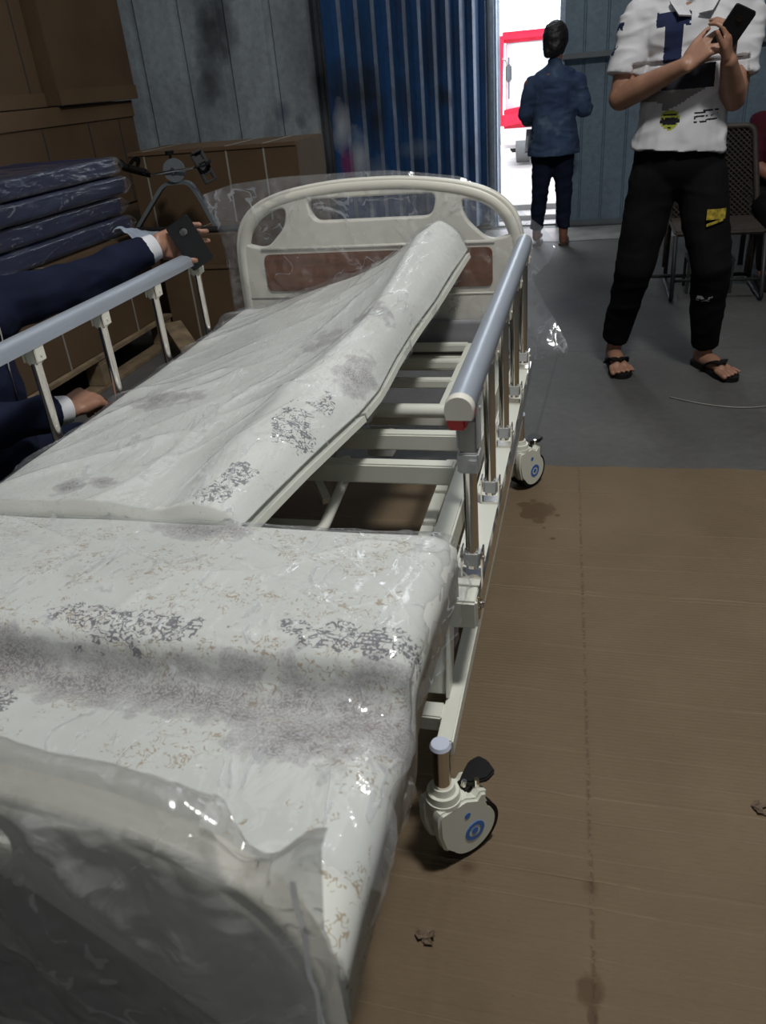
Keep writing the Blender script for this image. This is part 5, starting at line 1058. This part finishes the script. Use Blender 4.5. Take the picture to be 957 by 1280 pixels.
bm = B(); tube(bm, [(0.96, 2.84, 0.05), (x1 + 0.05, 2.84, 0.05)], 0.011, 10); tube(bm, [(x0, 2.42, 0.12), (x1 + 0.05, 2.42, 0.12)], 0.008, 10); fin('stretcher', bm, M['dark_iron'], ch, True)
bm = B(); cyl(bm, (1.27, 2.75, 0.235), (1.37, 2.75, 0.235), 0.045, seg=24); cyl(bm, (1.27, 2.70, 0.30), (1.37, 2.70, 0.30), 0.016, seg=16); tag(fin('metal_canister', bm, M['chrome'], smooth='auto'), 'shiny metal canister lying under the woven chair', 'canister'); 
bm = B(); box(bm, (1.20, 2.60, 0.17), (1.45, 2.82, 0.19), 0.003); 
for x in (1.21, 1.44):
    for y in (2.61, 2.81): box(bm, (x - 0.008, y - 0.008, 0), (x + 0.008, y + 0.008, 0.17))
tag(fin('low_stand', bm, M['dark_iron']), 'low dark stand under the woven chair holding the canister', 'stand')
# gold and white foil packet tucked at the jeans
bm = B(); yb_ = lambda x: 1.236 - math.sqrt(max(0.0004, 0.106 ** 2 - (x - 1.097) ** 2)); grid(bm, lambda u, v: V((1.090 + u * 0.070, yb_(1.09 + u * 0.07), 0.655 + v * 0.038)), 10, 5); grid(bm, lambda u, v: V((1.093 + u * 0.06, yb_(1.093 + u * 0.06), 0.630 + u * 0.018 + v * 0.010)), 8, 2)
o = fin('foil_tag', bm, M['gold'], man); o.modifiers.new('s', 'SOLIDIFY').thickness = 0.003; o['label'] = 'shiny gold tag on the jeans pocket'
rp = thing('person', 'person in a maroon top seated behind the woven chair at the right edge', 'person', (1.68, 3.1, 0))
pr = [('e', (1.72, 3.12, 0.45), (0.15, 0.12, 0.12)), ('e', (1.72, 3.12, 0.68), (0.14, 0.10, 0.22)), ((1.72, 3.12, 0.90), 0.05, (1.71, 3.10, 0.98), 0.048), ((1.62, 3.10, 0.42), 0.08, (1.62, 2.75, 0.42), 0.055), ((1.80, 3.10, 0.42), 0.08, (1.82, 2.75, 0.42), 0.055), ((1.62, 2.75, 0.42), 0.055, (1.64, 2.78, 0.06), 0.036), ((1.82, 2.75, 0.42), 0.055, (1.82, 2.78, 0.06), 0.036),
      ((1.57, 3.12, 0.83), 0.05, (1.55, 3.02, 0.62), 0.042), ((1.55, 3.02, 0.62), 0.04, (1.68, 2.88, 0.54), 0.028), ((1.88, 3.12, 0.83), 0.05, (1.92, 3.02, 0.62), 0.042), ((1.92, 3.02, 0.62), 0.04, (1.80, 2.88, 0.54), 0.028)]
hand(pr, (1.68, 2.88, 0.54), (0.3, -0.9, -0.1), (0, 0, -1), (0.9, 0, 0)); hand(pr, (1.80, 2.88, 0.54), (-0.3, -0.9, -0.1), (0, 0, -1), (-0.9, 0, 0))
rc = V((1.70, 3.08, 1.07)); a_, b_, c_, d_ = head(pr, rc, (-0.3, -0.9, -0.2)); remesh('body', pr, M['skin_dark'], rp, 0.007); eyes('eyes', rc, a_, b_, c_, rp)
remesh('hair', [('e', rc + b_ * 0.035 - a_ * 0.012, (0.083, 0.10, 0.095), d_), ('e', rc - a_ * 0.05 - b_ * 0.05, (0.08, 0.06, 0.12), d_)], M['hair'], rp, 0.01, 0.004, 40)
remesh('maroon_top', [('e', (1.72, 3.12, 0.80), (0.19, 0.115, 0.10)), ('e', (1.72, 3.12, 0.62), (0.165, 0.125, 0.24)), ((1.58, 3.12, 0.83), 0.066, (1.552, 3.03, 0.65), 0.056), ((1.86, 3.12, 0.83), 0.066, (1.915, 3.03, 0.65), 0.056)], M['maroon'], rp, 0.01, 0.006, 12)
remesh('trousers', [('e', (1.72, 3.12, 0.45), (0.165, 0.13, 0.12)), ((1.62, 3.10, 0.42), 0.09, (1.62, 2.76, 0.42), 0.07), ((1.82, 3.10, 0.42), 0.09, (1.82, 2.76, 0.42), 0.07), ((1.62, 2.76, 0.42), 0.068, (1.64, 2.78, 0.12), 0.055), ((1.82, 2.76, 0.42), 0.068, (1.82, 2.78, 0.12), 0.055)], M['jeans_black'], rp, 0.012)
bm = B()
for x in (1.64, 1.82): box(bm, (x - 0.045, 2.58, 0), (x + 0.045, 2.82, 0.07), 0.02)
fin('shoes', bm, M['black_plastic'], rp, 'auto')
st = thing('stool', 'dark box stool under the seated person in maroon', 'stool', (1.73, 3.18, 0)); bm = B(); box(bm, (1.56, 3.02, 0.30), (1.90, 3.34, 0.335), 0.01); fin('seat', bm, M['dark_iron'], st)
for x in (1.59, 1.87):
    for y in (3.05, 3.31): bm = B(); box(bm, (x - 0.015, y - 0.015, 0), (x + 0.015, y + 0.015, 0.30)); fin('leg', bm, M['dark_iron'], st)

# ---------------------------------------------------------------- outside: red vehicle in the yard
ve = thing('red_truck', 'red and white truck cab parked outside in the bright yard beyond the doorway', 'truck', (0.3, 10.3, 0))
bm = B(); box(bm, (-0.62, 10.0, 1.47), (1.4, 11.6, 1.60), 0.04); fin('roof', bm, M['red_body'], ve, 'auto')
bm = B(); tube(bm, arc([(-0.585, 10.0, 1.52), (-0.60, 10.0, 1.0), (-0.61, 9.98, 0.62)], 0.1), 0, sq=(0.075, 0.06)); fin('pillar', bm, M['red_body'], ve)
bm = B(); tube(bm, [(1.3, 10.0, 1.5), (1.32, 10.0, 0.6)], 0, sq=(0.075, 0.06)); fin('pillar', bm, M['red_body'], ve)
bm = B(); box(bm, (-0.55, 10.05, 0.66), (1.3, 10.10, 1.48), 0.02); fin('windscreen', bm, M['vehicle_glass'], ve)
bm = B(); box(bm, (-0.62, 9.9, 0.42), (1.4, 11.6, 0.68), 0.06)
for v in bm.verts:
    if v.co.x > 0 : v.co.z += 0.25
fin('bonnet', bm, M['red_body'], ve, 'auto')
bm = B(); box(bm, (-0.62, 9.86, 0.20), (1.4, 11.6, 0.45), 0.05); fin('bumper', bm, M['vehicle_white'], ve, 'auto')
bm = B(); cyl(bm, (-0.56, 9.83, 0.33), (-0.56, 9.87, 0.33), 0.045, seg=20); fin('headlamp', bm, M['vehicle_glass'], ve, 'auto')
for x in (-0.30, 1.15):
    bm = B(); cyl(bm, (x - 0.09, 10.05, 0.21), (x + 0.09, 10.05, 0.21), 0.21, seg=32); w1 = fin('wheel', bm, simple('greyed_tyre', (0.16, 0.16, 0.16), 0.8), ve, 'auto')  # black rubber greyed to imitate overexposure in the bright yard
    bm = B(); cyl(bm, (x - 0.095, 10.05, 0.21), (x + 0.095, 10.05, 0.21), 0.12, seg=24); fin('hub', bm, M['vehicle_white'], w1, 'auto')
bm = B(); box(bm, (-0.50, 10.2, 0.12), (1.3, 11.4, 0.22), 0.02); fin('chassis', bm, M['dark_iron'], ve)
bm = B(); box(bm, (-0.51, 9.70, 1.02), (-0.43, 9.74, 1.22), 0.02); tube(bm, [(-0.58, 9.98, 1.3), (-0.47, 9.74, 1.22)], 0.012, 8); tube(bm, [(-0.47, 9.74, 1.30), (-0.47, 9.74, 0.82)], 0.010, 8); fin('wing_mirror', bm, M['mirror_grey'], ve)
